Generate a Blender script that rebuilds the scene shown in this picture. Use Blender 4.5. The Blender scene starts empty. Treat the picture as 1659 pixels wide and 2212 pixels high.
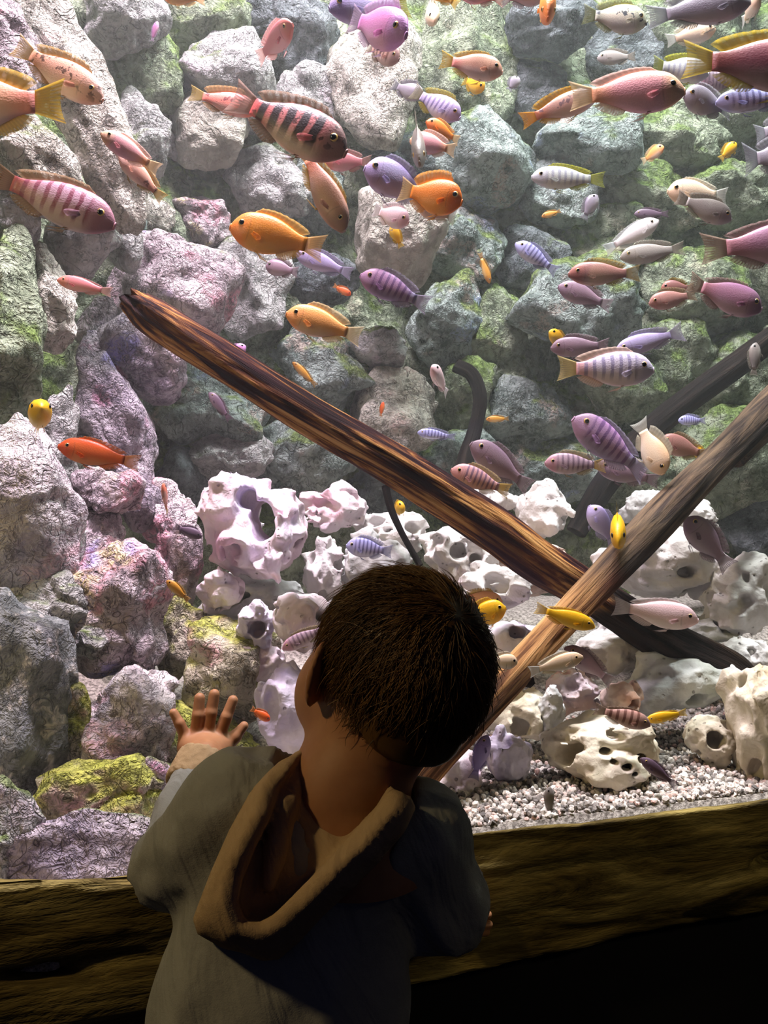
import bpy, math, random
import numpy as np
from mathutils import Vector, Matrix

# ------------------------------------------------------------------ camera, world, light
F = 1661.0            # focal length in pixels of the 1659 x 2212 frame
CZ = 1.05             # camera height
scene = bpy.context.scene
COL = scene.collection

cam_d = bpy.data.cameras.new('camera')
cam_d.sensor_fit = 'HORIZONTAL'
cam_d.sensor_width = 36.0
cam_d.lens = 36.0 * F / 1659.0
cam_d.clip_start = 0.02
cam = bpy.data.objects.new('camera', cam_d)
COL.objects.link(cam)
cam.location = (0, 0, CZ)
cam.rotation_euler = (math.pi / 2, 0, 0)
scene.camera = cam

world = bpy.data.worlds.new('world')
scene.world = world
world.use_nodes = True
world.node_tree.nodes['Background'].inputs[0].default_value = (0.30, 0.32, 0.75, 1)
world.node_tree.nodes['Background'].inputs[1].default_value = 0.028

scene.view_settings.view_transform = 'Standard'
scene.view_settings.look = 'None'
scene.view_settings.gamma = 1.0
scene.view_settings.use_curve_mapping = False
scene.view_settings.exposure = 0.0
scene.cycles.transparent_max_bounces = 32
scene.cycles.max_bounces = 6
scene.cycles.diffuse_bounces = 2
scene.cycles.glossy_bounces = 1
scene.cycles.transmission_bounces = 2
scene.cycles.volume_bounces = 1
scene.cycles.use_adaptive_sampling = True
scene.cycles.adaptive_threshold = 0.2
scene.cycles.adaptive_min_samples = 16
scene.cycles.caustics_reflective = False
scene.cycles.caustics_refractive = False


def area(name, loc, aim, size, power, col):
    d = bpy.data.lights.new(name, 'AREA')
    d.shape = 'RECTANGLE'
    d.size, d.size_y = size
    d.energy = power
    d.color = col
    o = bpy.data.objects.new(name, d)
    COL.objects.link(o)
    o.location = loc
    z = (Vector(loc) - Vector(aim)).normalized()           # long side runs along the glass
    x = Vector((1.0, 0.28, 0.0)); x = (x - z * x.dot(z)).normalized()
    y = z.cross(x)
    o.rotation_euler = Matrix((x, y, z)).transposed().to_euler()
    return o


def spot(name, loc, aim, power, col, ang=60, blend=0.5, rad=0.05):
    d = bpy.data.lights.new(name, 'SPOT')
    d.energy = power
    d.color = col
    d.spot_size = math.radians(ang)
    d.spot_blend = blend
    d.shadow_soft_size = rad
    o = bpy.data.objects.new(name, d)
    COL.objects.link(o)
    o.location = loc
    o.rotation_euler = (Vector(aim) - Vector(loc)).to_track_quat('-Z', 'Y').to_euler()
    return o


# aquarium lamps in a row above the water, inside the glass; the last three spots are added fill
_c, _s = math.cos(math.atan(0.28)), math.sin(math.atan(0.28))


def wp(x, y, z):          # x along the glass, y behind it
    return (x * _c - y * _s, 0.872 + x * _s + y * _c, z)


area('tank_lamp_left', wp(-0.35, 0.14, 3.2), (-0.55, 1.35, 1.0), (0.6, 0.2), 58, (1.0, 0.82, 0.96))
area('tank_lamp_middle', wp(0.25, 0.17, 3.2), (0.15, 1.60, 0.9), (0.6, 0.2), 50, (0.99, 0.94, 1.0))
area('tank_lamp_right', wp(0.85, 0.17, 3.2), (0.75, 1.80, 0.9), (0.6, 0.2), 35, (0.90, 1.0, 0.95))
spot('tank_spot_pink', wp(-0.10, 0.13, 2.9), (-0.28, 1.35, 0.84), 70, (1.0, 0.66, 0.88), 24, 0.8, 0.05)
spot('fill_spot_left', wp(-0.15, 0.12, 2.9), (-0.52, 1.12, 0.88), 170, (1.0, 0.84, 0.95), 34, 0.8, 0.06)  # added spot, brightens the lower-left rocks
spot('fill_spot_middle', wp(0.25, 0.12, 2.9), (0.22, 1.25, 0.78), 90, (1.0, 0.96, 0.98), 30, 0.8, 0.06)  # added spot to lift the white rocks in the centre
spot('fill_spot_right', wp(0.65, 0.12, 2.9), (0.62, 1.35, 0.78), 125, (0.97, 1.0, 0.99), 30, 0.8, 0.06)  # added spot for brighter white rocks on the right
# warm lamps of the visitor hall: one high on the left, a dimmer one far right
spot('hall_lamp_warm', (-1.25, 0.10, 1.95), (0.05, 0.70, 0.72), 33, (1.0, 0.74, 0.36), 80, 0.6, 0.06)
spot('hall_lamp_dim', (1.70, -0.30, 1.9), (0.75, 1.05, 0.60), 18, (1.0, 0.82, 0.42), 50, 0.9, 0.10)



# ------------------------------------------------------------------ helpers
def P(px, py, D):
    return np.array([(px - 829.5) / F * D, D, CZ + (1106.0 - py) / F * D])


def C(hexs):
    h = hexs.lstrip('#')
    v = [int(h[i:i + 2], 16) / 255 for i in (0, 2, 4)]
    return tuple([(c / 12.92 if c <= 0.04045 else ((c + 0.055) / 1.055) ** 2.4) for c in v] + [1.0])


def glassD(px):       # depth of the window plane along the ray of pixel column px
    return 0.872 / (1 - 0.28 * (px - 829.5) / F)


def glassY(X):
    return 0.872 + 0.28 * X


_TAB = np.random.RandomState(7).rand(32, 32, 32).astype(np.float32)


def vnoise(p, freq=1.0, seed=0):
    """value noise in -1..1, p (N,3)"""
    q = p * freq + np.array([seed * 3.17, seed * 7.31, seed * 1.93]) + 100.0
    i = np.floor(q).astype(np.int64)
    f = q - i
    f = f * f * (3 - 2 * f)
    i &= 31
    j = (i + 1) & 31
    x0, y0, z0 = i[:, 0], i[:, 1], i[:, 2]
    x1, y1, z1 = j[:, 0], j[:, 1], j[:, 2]
    fx, fy, fz = f[:, 0], f[:, 1], f[:, 2]
    a = _TAB[x0, y0, z0] * (1 - fx) + _TAB[x1, y0, z0] * fx
    b = _TAB[x0, y1, z0] * (1 - fx) + _TAB[x1, y1, z0] * fx
    c = _TAB[x0, y0, z1] * (1 - fx) + _TAB[x1, y0, z1] * fx
    d = _TAB[x0, y1, z1] * (1 - fx) + _TAB[x1, y1, z1] * fx
    return ((a * (1 - fy) + b * fy) * (1 - fz) + (c * (1 - fy) + d * fy) * fz) * 2 - 1


def fbm(p, freq, oct=3, seed=0, gain=0.5):
    r = 0
    a = 1.0
    for o in range(oct):
        r = r + a * vnoise(p, freq * 2 ** o, seed + o * 5)
        a *= gain
    return r


def mesh_from(name, verts, faces, attr=None, smooth=True):
    """faces: int array (n,k) or list of such arrays"""
    if not isinstance(faces, (list, tuple)):
        faces = [faces]
    faces = [np.asarray(f, dtype=np.int64) for f in faces if len(f)]
    me = bpy.data.meshes.new(name)
    verts = np.asarray(verts, dtype=np.float32)
    me.vertices.add(len(verts))
    me.vertices.foreach_set('co', verts.ravel())
    loops = np.concatenate([f.ravel() for f in faces]).astype(np.int32)
    tot = np.concatenate([np.full(len(f), f.shape[1]) for f in faces]).astype(np.int32)
    start = (np.cumsum(tot) - tot).astype(np.int32)
    me.loops.add(len(loops))
    me.loops.foreach_set('vertex_index', loops)
    me.polygons.add(len(tot))
    me.polygons.foreach_set('loop_start', start)
    me.polygons.foreach_set('use_smooth', np.full(len(tot), smooth))
    me.update(calc_edges=True)
    if attr is not None:
        at = me.attributes.new('fc', 'FLOAT_VECTOR', 'POINT')
        at.data.foreach_set('vector', np.asarray(attr, dtype=np.float32).ravel())
    return me


def add(name, me, mat=None, parent=None, **props):
    o = bpy.data.objects.new(name, me)
    COL.objects.link(o)
    if mat is not None:
        me.materials.append(mat)
    if parent is not None:
        o.parent = parent
    for k, v in props.items():
        o[k] = v
    return o


def empty(name, M=None, **props):
    o = bpy.data.objects.new(name, None)
    COL.objects.link(o)
    o.empty_display_size = 0.02
    if M is not None:
        o.matrix_world = M
    for k, v in props.items():
        o[k] = v
    return o


def grid_faces(nu, nv, wrap_u=False, wrap_v=False):
    u = np.arange(nu if wrap_u else nu - 1)
    v = np.arange(nv if wrap_v else nv - 1)
    U, V = np.meshgrid(u, v, indexing='ij')
    U2, V2 = (U + 1) % nu, (V + 1) % nv
    return np.stack([U * nv + V, U2 * nv + V, U2 * nv + V2, U * nv + V2], -1).reshape(-1, 4)


def surface_nets(f, lo, hi, h, slack=1.5):
    lo, hi = np.asarray(lo, float), np.asarray(hi, float)
    n = np.ceil((hi - lo) / h).astype(int) + 1
    ax = [lo[a] + h * np.arange(n[a]) for a in range(3)]
    B = 4
    nb = (n - 1 + B - 1) // B                            # blocks per axis; coarse corners nb+1
    cax = [lo[a] + h * B * np.arange(nb[a] + 1) for a in range(3)]
    CG = np.stack(np.meshgrid(*cax, indexing='ij'), -1).reshape(-1, 3)
    CV = f(CG).reshape(nb + 1)
    near = np.full(nb, 1e9)
    for o in [(a, b, c) for a in (0, 1) for b in (0, 1) for c in (0, 1)]:
        near = np.minimum(near, np.abs(CV[o[0]:nb[0] + o[0], o[1]:nb[1] + o[1], o[2]:nb[2] + o[2]]))
    on = near < h * B * slack
    bi = [np.minimum(np.arange(n[a]) // B, nb[a] - 1) for a in range(3)]
    V = CV[np.ix_(*bi)].copy()
    fine = on[np.ix_(*bi)]
    # grid points on a block border belong to both blocks
    for a in range(3):
        sh = [np.minimum(np.maximum(np.arange(n[k]) - (1 if k == a else 0), 0) // B, nb[k] - 1) for k in range(3)]
        fine |= on[np.ix_(*sh)]
    shall = [np.minimum(np.maximum(np.arange(n[k]) - 1, 0) // B, nb[k] - 1) for k in range(3)]
    fine |= on[np.ix_(*shall)]
    I = np.argwhere(fine)
    V[tuple(I.T)] = f(lo + h * I)
    S = V < 0
    cnt = np.zeros(n - 1, int)
    offs = [(a, b, c) for a in (0, 1) for b in (0, 1) for c in (0, 1)]
    sl = lambda o: tuple(slice(o[a], n[a] - 1 + o[a]) for a in range(3))
    for o in offs:
        cnt += S[sl(o)]
    act = np.argwhere((cnt > 0) & (cnt < 8))
    ids = -np.ones(n - 1, int)
    ids[tuple(act.T)] = np.arange(len(act))
    acc = np.zeros((len(act), 3))
    num = np.zeros(len(act))
    for o in offs:
        for a in range(3):
            if o[a]:
                continue
            o2 = list(o)
            o2[a] = 1
            v0 = V[tuple((act + o).T)]
            v1 = V[tuple((act + o2).T)]
            m = (v0 < 0) != (v1 < 0)
            t = v0[m] / (v0[m] - v1[m])
            p = np.tile(np.array(o, float), (m.sum(), 1))
            p[:, a] += t
            acc[m] += p
            num[m] += 1
    verts = lo + h * (act + acc / num[:, None])
    quads = []
    for a in range(3):
        b, c = (a + 1) % 3, (a + 2) % 3
        s0 = [slice(None)] * 3
        s1 = [slice(None)] * 3
        s0[a] = slice(0, -1)
        s1[a] = slice(1, None)
        A, B = S[tuple(s0)], S[tuple(s1)]
        e = np.argwhere(A != B)
        ok = (e[:, b] > 0) & (e[:, c] > 0) & (e[:, b] < n[b] - 1) & (e[:, c] < n[c] - 1)
        e = e[ok]
        ins = A[tuple(e.T)]
        db = np.zeros(3, int); db[b] = 1
        dc = np.zeros(3, int); dc[c] = 1
        q = np.stack([ids[tuple((e - db - dc).T)], ids[tuple((e - dc).T)], ids[tuple(e.T)], ids[tuple((e - db).T)]], -1)
        q[~ins] = q[~ins][:, ::-1]
        quads.append(q)
    return verts, np.concatenate(quads)


def smin(a, b, k):
    h = np.clip(0.5 + 0.5 * (b - a) / k, 0, 1)
    return b * (1 - h) + a * h - k * h * (1 - h)


def smax(a, b, k):
    return -smin(-a, -b, k)


def cone(p, a, b, ra, rb):
    """capsule with two radii"""
    a, b = np.asarray(a, float), np.asarray(b, float)
    ba = b - a
    t = np.clip(((p - a) @ ba) / (ba @ ba), 0, 1)
    return np.linalg.norm(p - a - t[:, None] * ba, axis=1) - (ra + (rb - ra) * t)


def ellip(p, c, axes, r):
    """ellipsoid: axes rows = unit vectors"""
    q = (p - c) @ np.asarray(axes, float).T
    r = np.asarray(r, float)
    k0 = np.linalg.norm(q / r, axis=1)
    k1 = np.linalg.norm(q / r ** 2, axis=1) + 1e-9
    return k0 * (k0 - 1) / k1


_ICO = {}


def ico(n):
    if n in _ICO:
        return _ICO[n]
    import bmesh
    bm = bmesh.new()
    bmesh.ops.create_icosphere(bm, subdivisions=n, radius=1.0)
    bm.verts.ensure_lookup_table()
    v = np.array([x.co[:] for x in bm.verts])
    f = np.array([[x.index for x in fc.verts] for fc in bm.faces])
    bm.free()
    _ICO[n] = (v, f)
    return v, f


def rotm(rx, ry, rz):
    return np.array(Matrix.Rotation(rz, 3, 'Z') @ Matrix.Rotation(ry, 3, 'Y') @ Matrix.Rotation(rx, 3, 'X'))


# ------------------------------------------------------------------ material helper
class NT:
    def __init__(s, name):
        s.m = bpy.data.materials.new(name)
        s.m.use_nodes = True
        s.t = s.m.node_tree
        s.b = s.t.nodes['Principled BSDF']
        s.out = s.t.nodes['Material Output']

    def n(s, typ, **kw):
        nd = s.t.nodes.new(typ)
        for k, v in kw.items():
            setattr(nd, k, v)
        return nd

    def link(s, a, b):
        s.t.links.new(a, b)

    def put(s, inp, val):
        if isinstance(val, bpy.types.NodeSocket):
            s.link(val, inp)
        else:
            inp.default_value = val

    def mix(s, fac, a, b, mode='MIX'):
        nd = s.n('ShaderNodeMix', data_type='RGBA', blend_type=mode)
        nd.clamp_factor = True
        s.put(nd.inputs[0], fac)
        s.put(nd.inputs[6], a)
        s.put(nd.inputs[7], b)
        return nd.outputs[2]

    def math(s, op, a, b=0.0, clamp=False):
        nd = s.n('ShaderNodeMath', operation=op)
        nd.use_clamp = clamp
        s.put(nd.inputs[0], a)
        s.put(nd.inputs[1], b)
        return nd.outputs[0]

    def ss(s, v, lo, hi, a=0.0, b=1.0):
        nd = s.n('ShaderNodeMapRange', interpolation_type='SMOOTHSTEP')
        s.put(nd.inputs[0], v)
        nd.inputs[1].default_value = lo
        nd.inputs[2].default_value = hi
        nd.inputs[3].default_value = a
        nd.inputs[4].default_value = b
        return nd.outputs[0]

    def noise(s, vec, scale, detail=4.0, rough=0.55, dist=0.0):
        nd = s.n('ShaderNodeTexNoise')
        s.link(vec, nd.inputs['Vector'])
        nd.inputs['Scale'].default_value = scale
        nd.inputs['Detail'].default_value = detail
        nd.inputs['Roughness'].default_value = rough
        nd.inputs['Distortion'].default_value = dist
        return nd.outputs[0]

    def voro(s, vec, scale, feature='F1'):
        nd = s.n('ShaderNodeTexVoronoi', feature=feature)
        s.link(vec, nd.inputs['Vector'])
        nd.inputs['Scale'].default_value = scale
        return nd.outputs[0]

    def ramp(s, v, stops):
        nd = s.n('ShaderNodeValToRGB')
        s.link(v, nd.inputs[0])
        el = nd.color_ramp.elements
        while len(el) < len(stops):
            el.new(0.5)
        for e, (p, c) in zip(el, stops):
            e.position = p
            e.color = c
        return nd.outputs[0]

    def bump(s, h, strength, dist, normal=None):
        nd = s.n('ShaderNodeBump')
        s.link(h, nd.inputs['Height'])
        nd.inputs['Strength'].default_value = strength
        nd.inputs['Distance'].default_value = dist
        if normal is not None:
            s.link(normal, nd.inputs['Normal'])
        return nd.outputs[0]

    def pos(s):
        return s.n('ShaderNodeNewGeometry').outputs['Position']

    def attr(s, name='fc'):
        return s.n('ShaderNodeAttribute', attribute_name=name).outputs['Vector']

    def scale(s, v, sc, off=(0, 0, 0)):
        nd = s.n('ShaderNodeMapping')
        s.link(v, nd.inputs[0])
        nd.inputs['Scale'].default_value = sc
        nd.inputs['Location'].default_value = off
        return nd.outputs[0]

    def sep(s, v):
        nd = s.n('ShaderNodeSeparateXYZ')
        s.link(v, nd.inputs[0])
        return nd.outputs

    def done(s, col=None, rough=0.8, spec=0.3, normal=None):
        if col is not None:
            s.put(s.b.inputs['Base Color'], col)
        s.put(s.b.inputs['Roughness'], rough)
        s.b.inputs['Specular IOR Level'].default_value = spec
        if normal is not None:
            s.link(normal, s.b.inputs['Normal'])
        return s.m


def rock_mat(name, light, dark, vein, moss, moss_amt, patches, seed=0.0, vein_amt=0.6, fine=70.0, ps=7.5):
    """speckled, veined rock; patches: list of (colour, threshold) noise-masked tints; moss on upward faces"""
    t = NT(name)
    p = t.scale(t.pos(), (1, 1, 1), (seed, seed * 0.7, seed * 1.3))
    n1 = t.noise(p, 9, 2, 0.6, 0.4)
    n2 = t.noise(p, fine, 3, 0.65, 1.0)
    n3 = t.noise(p, 24, 4, 0.62, 0.6)
    col = t.mix(t.ss(n1, 0.35, 0.65), dark, light)
    col = t.mix(t.ss(n2, 0.42, 0.62, 0.0, 0.55), col, light)
    for i, (pc, th) in enumerate(patches):
        pn = t.noise(t.scale(p, (1, 1, 1), (3.1 * i + 1, 5.2 * i, 2.3)), ps, 2, 0.6)
        m = t.math('MULTIPLY', t.ss(pn, th, th + 0.07), t.ss(n2, 0.38, 0.56))
        col = t.mix(m, col, pc)
    wv = t.math('ABSOLUTE', t.math('SUBTRACT', t.noise(p, 58, 3, 0.68, 0.7), 0.5))
    veinm = t.math('MULTIPLY', t.ss(wv, 0.0, 0.040, 1.0, 0.0), t.ss(n3, 0.42, 0.60, 0.0, vein_amt * 0.6))
    wv2 = t.math('ABSOLUTE', t.math('SUBTRACT', t.noise(p, 17, 2, 0.6, 1.0), 0.5))
    veinm = t.math('MAXIMUM', veinm, t.ss(wv2, 0.0, 0.010, vein_amt * 0.6, 0.0))
    col = t.mix(veinm, col, vein)
    col = t.mix(t.ss(t.noise(p, 30, 4, 0.7), 0.48, 0.64, 0.0, 0.55), col, t.mix(0.5, dark, vein))
    if moss_amt > 0:
        up = t.sep(t.n('ShaderNodeNewGeometry').outputs['Normal'])[2]
        mm = t.math('ADD', t.math('MULTIPLY', up, 0.22), t.noise(p, 6.0, 4, 0.65))
        mm = t.ss(mm, 0.72 - 0.3 * moss_amt, 0.86 - 0.3 * moss_amt)
        mcol = t.mix(t.ss(n2, 0.35, 0.65), tuple([c * 0.35 for c in moss[:3]] + [1]), moss)
        col = t.mix(t.math('MULTIPLY', mm, 0.85), col, mcol)
    h = t.math('ADD', t.math('MULTIPLY', n3, 0.6), t.math('MULTIPLY', n2, 0.35))
    h = t.math('SUBTRACT', h, t.math('MULTIPLY', veinm, 0.35))
    return t.done(col, 0.88, 0.12, t.bump(h, 1.0, 0.03))
# ------------------------------------------------------------------ setting: hall, window, beams
def plain(name, col, rough=0.8, nscale=30, var=0.35):
    t = NT(name)
    n = t.noise(t.pos(), nscale, 4)
    c2 = tuple([x * (1 - var) for x in col[:3]] + [1])
    return t.done(t.mix(n, c2, col), rough, 0.2, t.bump(n, 0.3, 0.004))


M_DARK = plain('dark_panel', C('#15141a'))
M_FLOOR = plain('hall_floor', C('#24211f'), 0.6, 12)


def box(name, lo, hi, mat, **props):
    lo, hi = np.array(lo, float), np.array(hi, float)
    v = np.array([[x, y, z] for x in (0, 1) for y in (0, 1) for z in (0, 1)]) * (hi - lo) + lo
    f = np.array([[0, 1, 3, 2], [4, 6, 7, 5], [0, 4, 5, 1], [2, 3, 7, 6], [0, 2, 6, 4], [1, 5, 7, 3]])
    return add(name, mesh_from(name, v, f, smooth=False), mat, **props)


ANG = math.atan(0.28)
WM = Matrix.Translation((0, 0.872, 0)) @ Matrix.Rotation(ANG, 4, 'Z')    # window frame: x along glass, y inward
box('floor', (-2.6, -2.2, -0.08), (2.6, 1.6, 0.0), M_FLOOR, kind='structure')
o = box('wall_front', (-2.0, 0.03, 0.0), (2.2, 0.09, 0.60), M_DARK, kind='structure'); o.matrix_world = WM
o = box('wall_front_upper', (-2.0, 0.0, 1.86), (2.2, 0.03, 3.6), M_DARK, kind='structure'); o.matrix_world = WM

tg = NT('aquarium_glass')
tr = tg.n('ShaderNodeBsdfTransparent'); tr.inputs[0].default_value = (0.985, 0.995, 0.99, 1)
gl = tg.n('ShaderNodeBsdfGlossy'); gl.inputs['Roughness'].default_value = 0.02
ms = tg.n('ShaderNodeMixShader'); ms.inputs[0].default_value = 0.025
tg.link(tr.outputs[0], ms.inputs[1]); tg.link(gl.outputs[0], ms.inputs[2]); tg.link(ms.outputs[0], tg.out.inputs[0])
o = box('window_1', (-1.6, 0.003, 0.60), (1.9, 0.011, 1.90), tg.m, kind='structure',
        label='large clear viewing pane of the aquarium'); o.matrix_world = WM

tw = NT('aquarium_water')
tw.t.nodes.remove(tw.b)
vs_ = tw.n('ShaderNodeVolumeScatter')
vs_.inputs['Color'].default_value = (0.90, 0.97, 0.95, 1)
vs_.inputs['Density'].default_value = 0.055
vs_.inputs['Anisotropy'].default_value = 0.25
tw.link(vs_.outputs[0], tw.out.inputs['Volume'])
tw.m.cycles.homogeneous_volume = True
tw.m.cycles.volume_sampling = 'DISTANCE'
o = box('water', (-1.55, 0.0118, 0.62), (1.75, 1.75, 2.30), tw.m, kind='structure'); o.matrix_world = WM

# hewn timber beams under the glass
t = NT('hewn_timber')
a = t.attr()
pst = t.scale(a, (1.6, 22, 8))
n1 = t.noise(pst, 2.2, 6, 0.62, 0.6)
n2 = t.noise(t.scale(a, (9, 120, 60)), 1.5, 4, 0.6, 0.2)
col = t.ramp(n1, [(0.36, C('#1c1608')), (0.45, C('#6a5a2e')), (0.58, C('#9c8a50')), (0.74, C('#bcaa6a'))])
col = t.mix(t.ss(n2, 0.40, 0.62, 0.45, 0.0), col, C('#241c0b'))
hh = t.math('ADD', n1, t.math('MULTIPLY', n2, 0.3))
M_TIMBER = t.done(col, 0.85, 0.2, t.bump(hh, 0.9, 0.012))


def beam(name, x0, x1, ztop, zbot, seed, **props):
    """front, top and underside of a rough timber; x along glass, front face about y=0 in window frame"""
    nu = int((x1 - x0) / 0.004)
    xs = np.linspace(x0, x1, nu)
    zt = ztop(xs)
    zb = zbot(xs)
    rb = np.random.RandomState(seed)
    ns = 64
    rows = []
    th = 0.13
    for k in range(ns):
        v = k / (ns - 1)
        if v < 0.10:                                     # top face from back to front
            y = 0.0025 * (1 - v / 0.10); z = zt
        elif v < 0.86:
            y = 0.0; z = zt + (zb - zt) * ((v - 0.10) / 0.76)
        else:
            y = th * (v - 0.86) / 0.14; z = zb
        p = np.stack([xs, np.full(nu, y), z + 0 * xs], 1)
        rows.append(p)
    V = np.stack(rows, 1)                                # nu, ns, 3
    Pq = V.reshape(-1, 3)
    q = Pq * np.array([3.0, 12, 30.0])
    wob = Pq + 0
    wob[:, 2] += 0.012 * vnoise(Pq * [4, 4, 8], 1.0, seed)
    r1 = 1 - np.abs(vnoise(wob * np.array([2.2, 9, 34.0]), 1.0, seed + 3))
    crack = np.clip((r1 - 0.86) / 0.14, 0, 1)
    m1 = vnoise(Pq * [3, 3, 6], 1.0, seed + 9)
    crack *= np.clip(m1 * 1.6 + 0.45, 0, 1)
    disp = 0.006 * fbm(q, 1.0, 3, seed) - 0.022 * crack
    vi = np.tile(np.arange(ns) / (ns - 1), nu)
    front = np.clip((vi - 0.02) / 0.10, 0, 1) * np.clip((1.0 - vi) / 0.10, 0, 1)
    Pq[:, 1] -= disp * front
    me = mesh_from(name, Pq, grid_faces(nu, ns), attr=Pq * np.array([1.0, 1, 1]))
    ob = add(name, me, M_TIMBER, **props)
    ob.matrix_world = WM
    return ob


def zt_r(x): return 0.671 + 0.0022 * fbm(np.stack([x * 14, x * 0, x * 0], 1), 1.0, 3, 2)
def zb_r(x): return 0.520 + 0.006 * fbm(np.stack([x * 9, x * 0 + 4, x * 0], 1), 1.0, 4, 5) - 0.012 * np.clip((0.25 - x) / 0.3, 0, 1)
def zt_l(x): return 0.671 + 0.018 * np.clip((-0.27 - x) / 0.22, 0, 1) + 0.002 * fbm(np.stack([x * 14, x * 0, x * 0 + 3], 1), 1.0, 3, 8)
def zb_l(x): return 0.455 + 0.006 * fbm(np.stack([x * 9, x * 0 + 9, x * 0], 1), 1.0, 4, 6)


beam('timber_beam', -0.05, 1.5, zt_r, zb_r, 11, label='rough hewn olive brown timber beam below the gravel, right of the child', category='beam')
beam('timber_beam', -1.1, -0.052, zt_l, zb_l, 23, label='deep dark hewn timber beam at the lower left of the child', category='beam')

# ------------------------------------------------------------------ rock wall behind and beside the water
PLAN = np.array([(-0.98, 0.70), (-0.84, 1.02), (-0.76, 1.28), (-0.66, 1.50), (-0.44, 1.74), (-0.12, 1.86), (0.25, 1.98), (0.75, 2.06), (1.15, 2.06), (1.45, 1.85), (1.60, 1.45)])


def plan_at(u):
    s = np.concatenate([[0], np.cumsum(np.linalg.norm(np.diff(PLAN, axis=0), axis=1))])
    s /= s[-1]
    return np.stack([np.interp(u, s, PLAN[:, 0]), np.interp(u, s, PLAN[:, 1])], -1)


def wallD(px):
    k = (px - 829.5) / F
    best = 2.05
    for (x0, y0), (x1, y1) in zip(PLAN[:-1], PLAN[1:]):
        # x0+t dx = k (y0 + t dy)
        den = (x1 - x0) - k * (y1 - y0)
        if abs(den) < 1e-9:
            continue
        tt = (k * y0 - x0) / den
        if -1e-6 <= tt <= 1 + 1e-6:
            best = y0 + tt * (y1 - y0)
            break
    return best


G = lambda h: C(h)
MOSS = C('#7a8f45')
RM = {
    'pink':   rock_mat('rock_pink', C('#d6c8cc'), C('#a4949a'), C('#3b3138'), MOSS, 0.12, [(C('#dfa6b4'), 0.54), (C('#a8a0d8'), 0.61), (C('#dcc99a'), 0.62)], 0.0, 0.85),
    'pale':   rock_mat('rock_pale', C('#e4dcdc'), C('#bcb0b6'), C('#4a4047'), MOSS, 0.0, [(C('#e4c2ca'), 0.58)], 3.0, 0.65),
    'mauve':  rock_mat('rock_mauve', C('#c0b4bc'), C('#8a7f8e'), C('#2f2833'), MOSS, 0.2, [(C('#c290a8'), 0.57), (C('#948cc0'), 0.62)], 7.0, 0.8),
    'grey':   rock_mat('rock_grey', C('#c4c2c0'), C('#93918f'), C('#3a3c3e'), MOSS, 0.36, [(C('#cfc2ca'), 0.58)], 11.0, 0.7),
    'teal':   rock_mat('rock_teal', C('#a8b4ae'), C('#6e7c76'), C('#262e2a'), MOSS, 0.46, [(C('#b0a49a'), 0.60), (C('#98a6bc'), 0.62)], 17.0, 0.9),
    'mossy':  rock_mat('rock_mossy', C('#a0aa92'), C('#646e58'), C('#20261a'), C('#7c954c'), 0.66, [(C('#b8b8a0'), 0.60)], 23.0, 0.8, 55),
    'speck':  rock_mat('rock_speckled', C('#e2dcd0'), C('#9c968a'), C('#43403a'), MOSS, 0.2, [(C('#dcc8c0'), 0.60)], 29.0, 1.0, 95),
    'lichen': rock_mat('rock_lichen', C('#a0a3a4'), C('#787c7c'), C('#2a2d2e'), MOSS, 0.12, [(C('#e4ded8'), 0.58), (C('#e4ded8'), 0.60)], 31.0, 0.4, 70, 26.0),
    'yellow': rock_mat('rock_yellow', C('#d0c8b4'), C('#968c7a'), C('#33301f'), C('#b4ba44'), 0.78, [(C('#d8b0ac'), 0.56), (C('#d8d07a'), 0.58)], 37.0, 0.95),
    'dark':   rock_mat('rock_dark', C('#7f8688'), C('#4c5356'), C('#1d2224'), MOSS, 0.2, [], 41.0, 0.6),
    'smooth': rock_mat('rock_smooth', C('#c4bfb2'), C('#a09b90'), C('#6a655c'), MOSS, 0.0, [], 43.0, 0.2, 30),
}

# the wall sheet itself
nu, nv = 420, 300
uu = np.linspace(0, 1, nu)
zz = np.linspace(0.50, 2.75, nv)
pl = plan_at(uu)
tang = np.gradient(pl, axis=0)
nrm = np.stack([-tang[:, 1], tang[:, 0]], 1)
nrm /= np.linalg.norm(nrm, axis=1)[:, None]               # points away from the water
V = np.zeros((nu, nv, 3))
V[:, :, 0] = pl[:, 0][:, None]
V[:, :, 1] = pl[:, 1][:, None]
V[:, :, 2] = zz[None, :]
Vf = V.reshape(-1, 3)
dd = 0.05 * fbm(Vf, 4.5, 5, 3, 0.55) + 0.035 * np.abs(vnoise(Vf, 9, 12))
N3 = np.repeat(nrm, nv, axis=0)
Vf[:, 0] += N3[:, 0] * dd
Vf[:, 1] += N3[:, 1] * dd
WALL = add('wall_back', mesh_from('wall_back', Vf, grid_faces(nu, nv)), RM['mossy'], kind='structure',
           label='rock face of cemented boulders at the back of the aquarium')

rng = np.random.RandomState(5)


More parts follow.
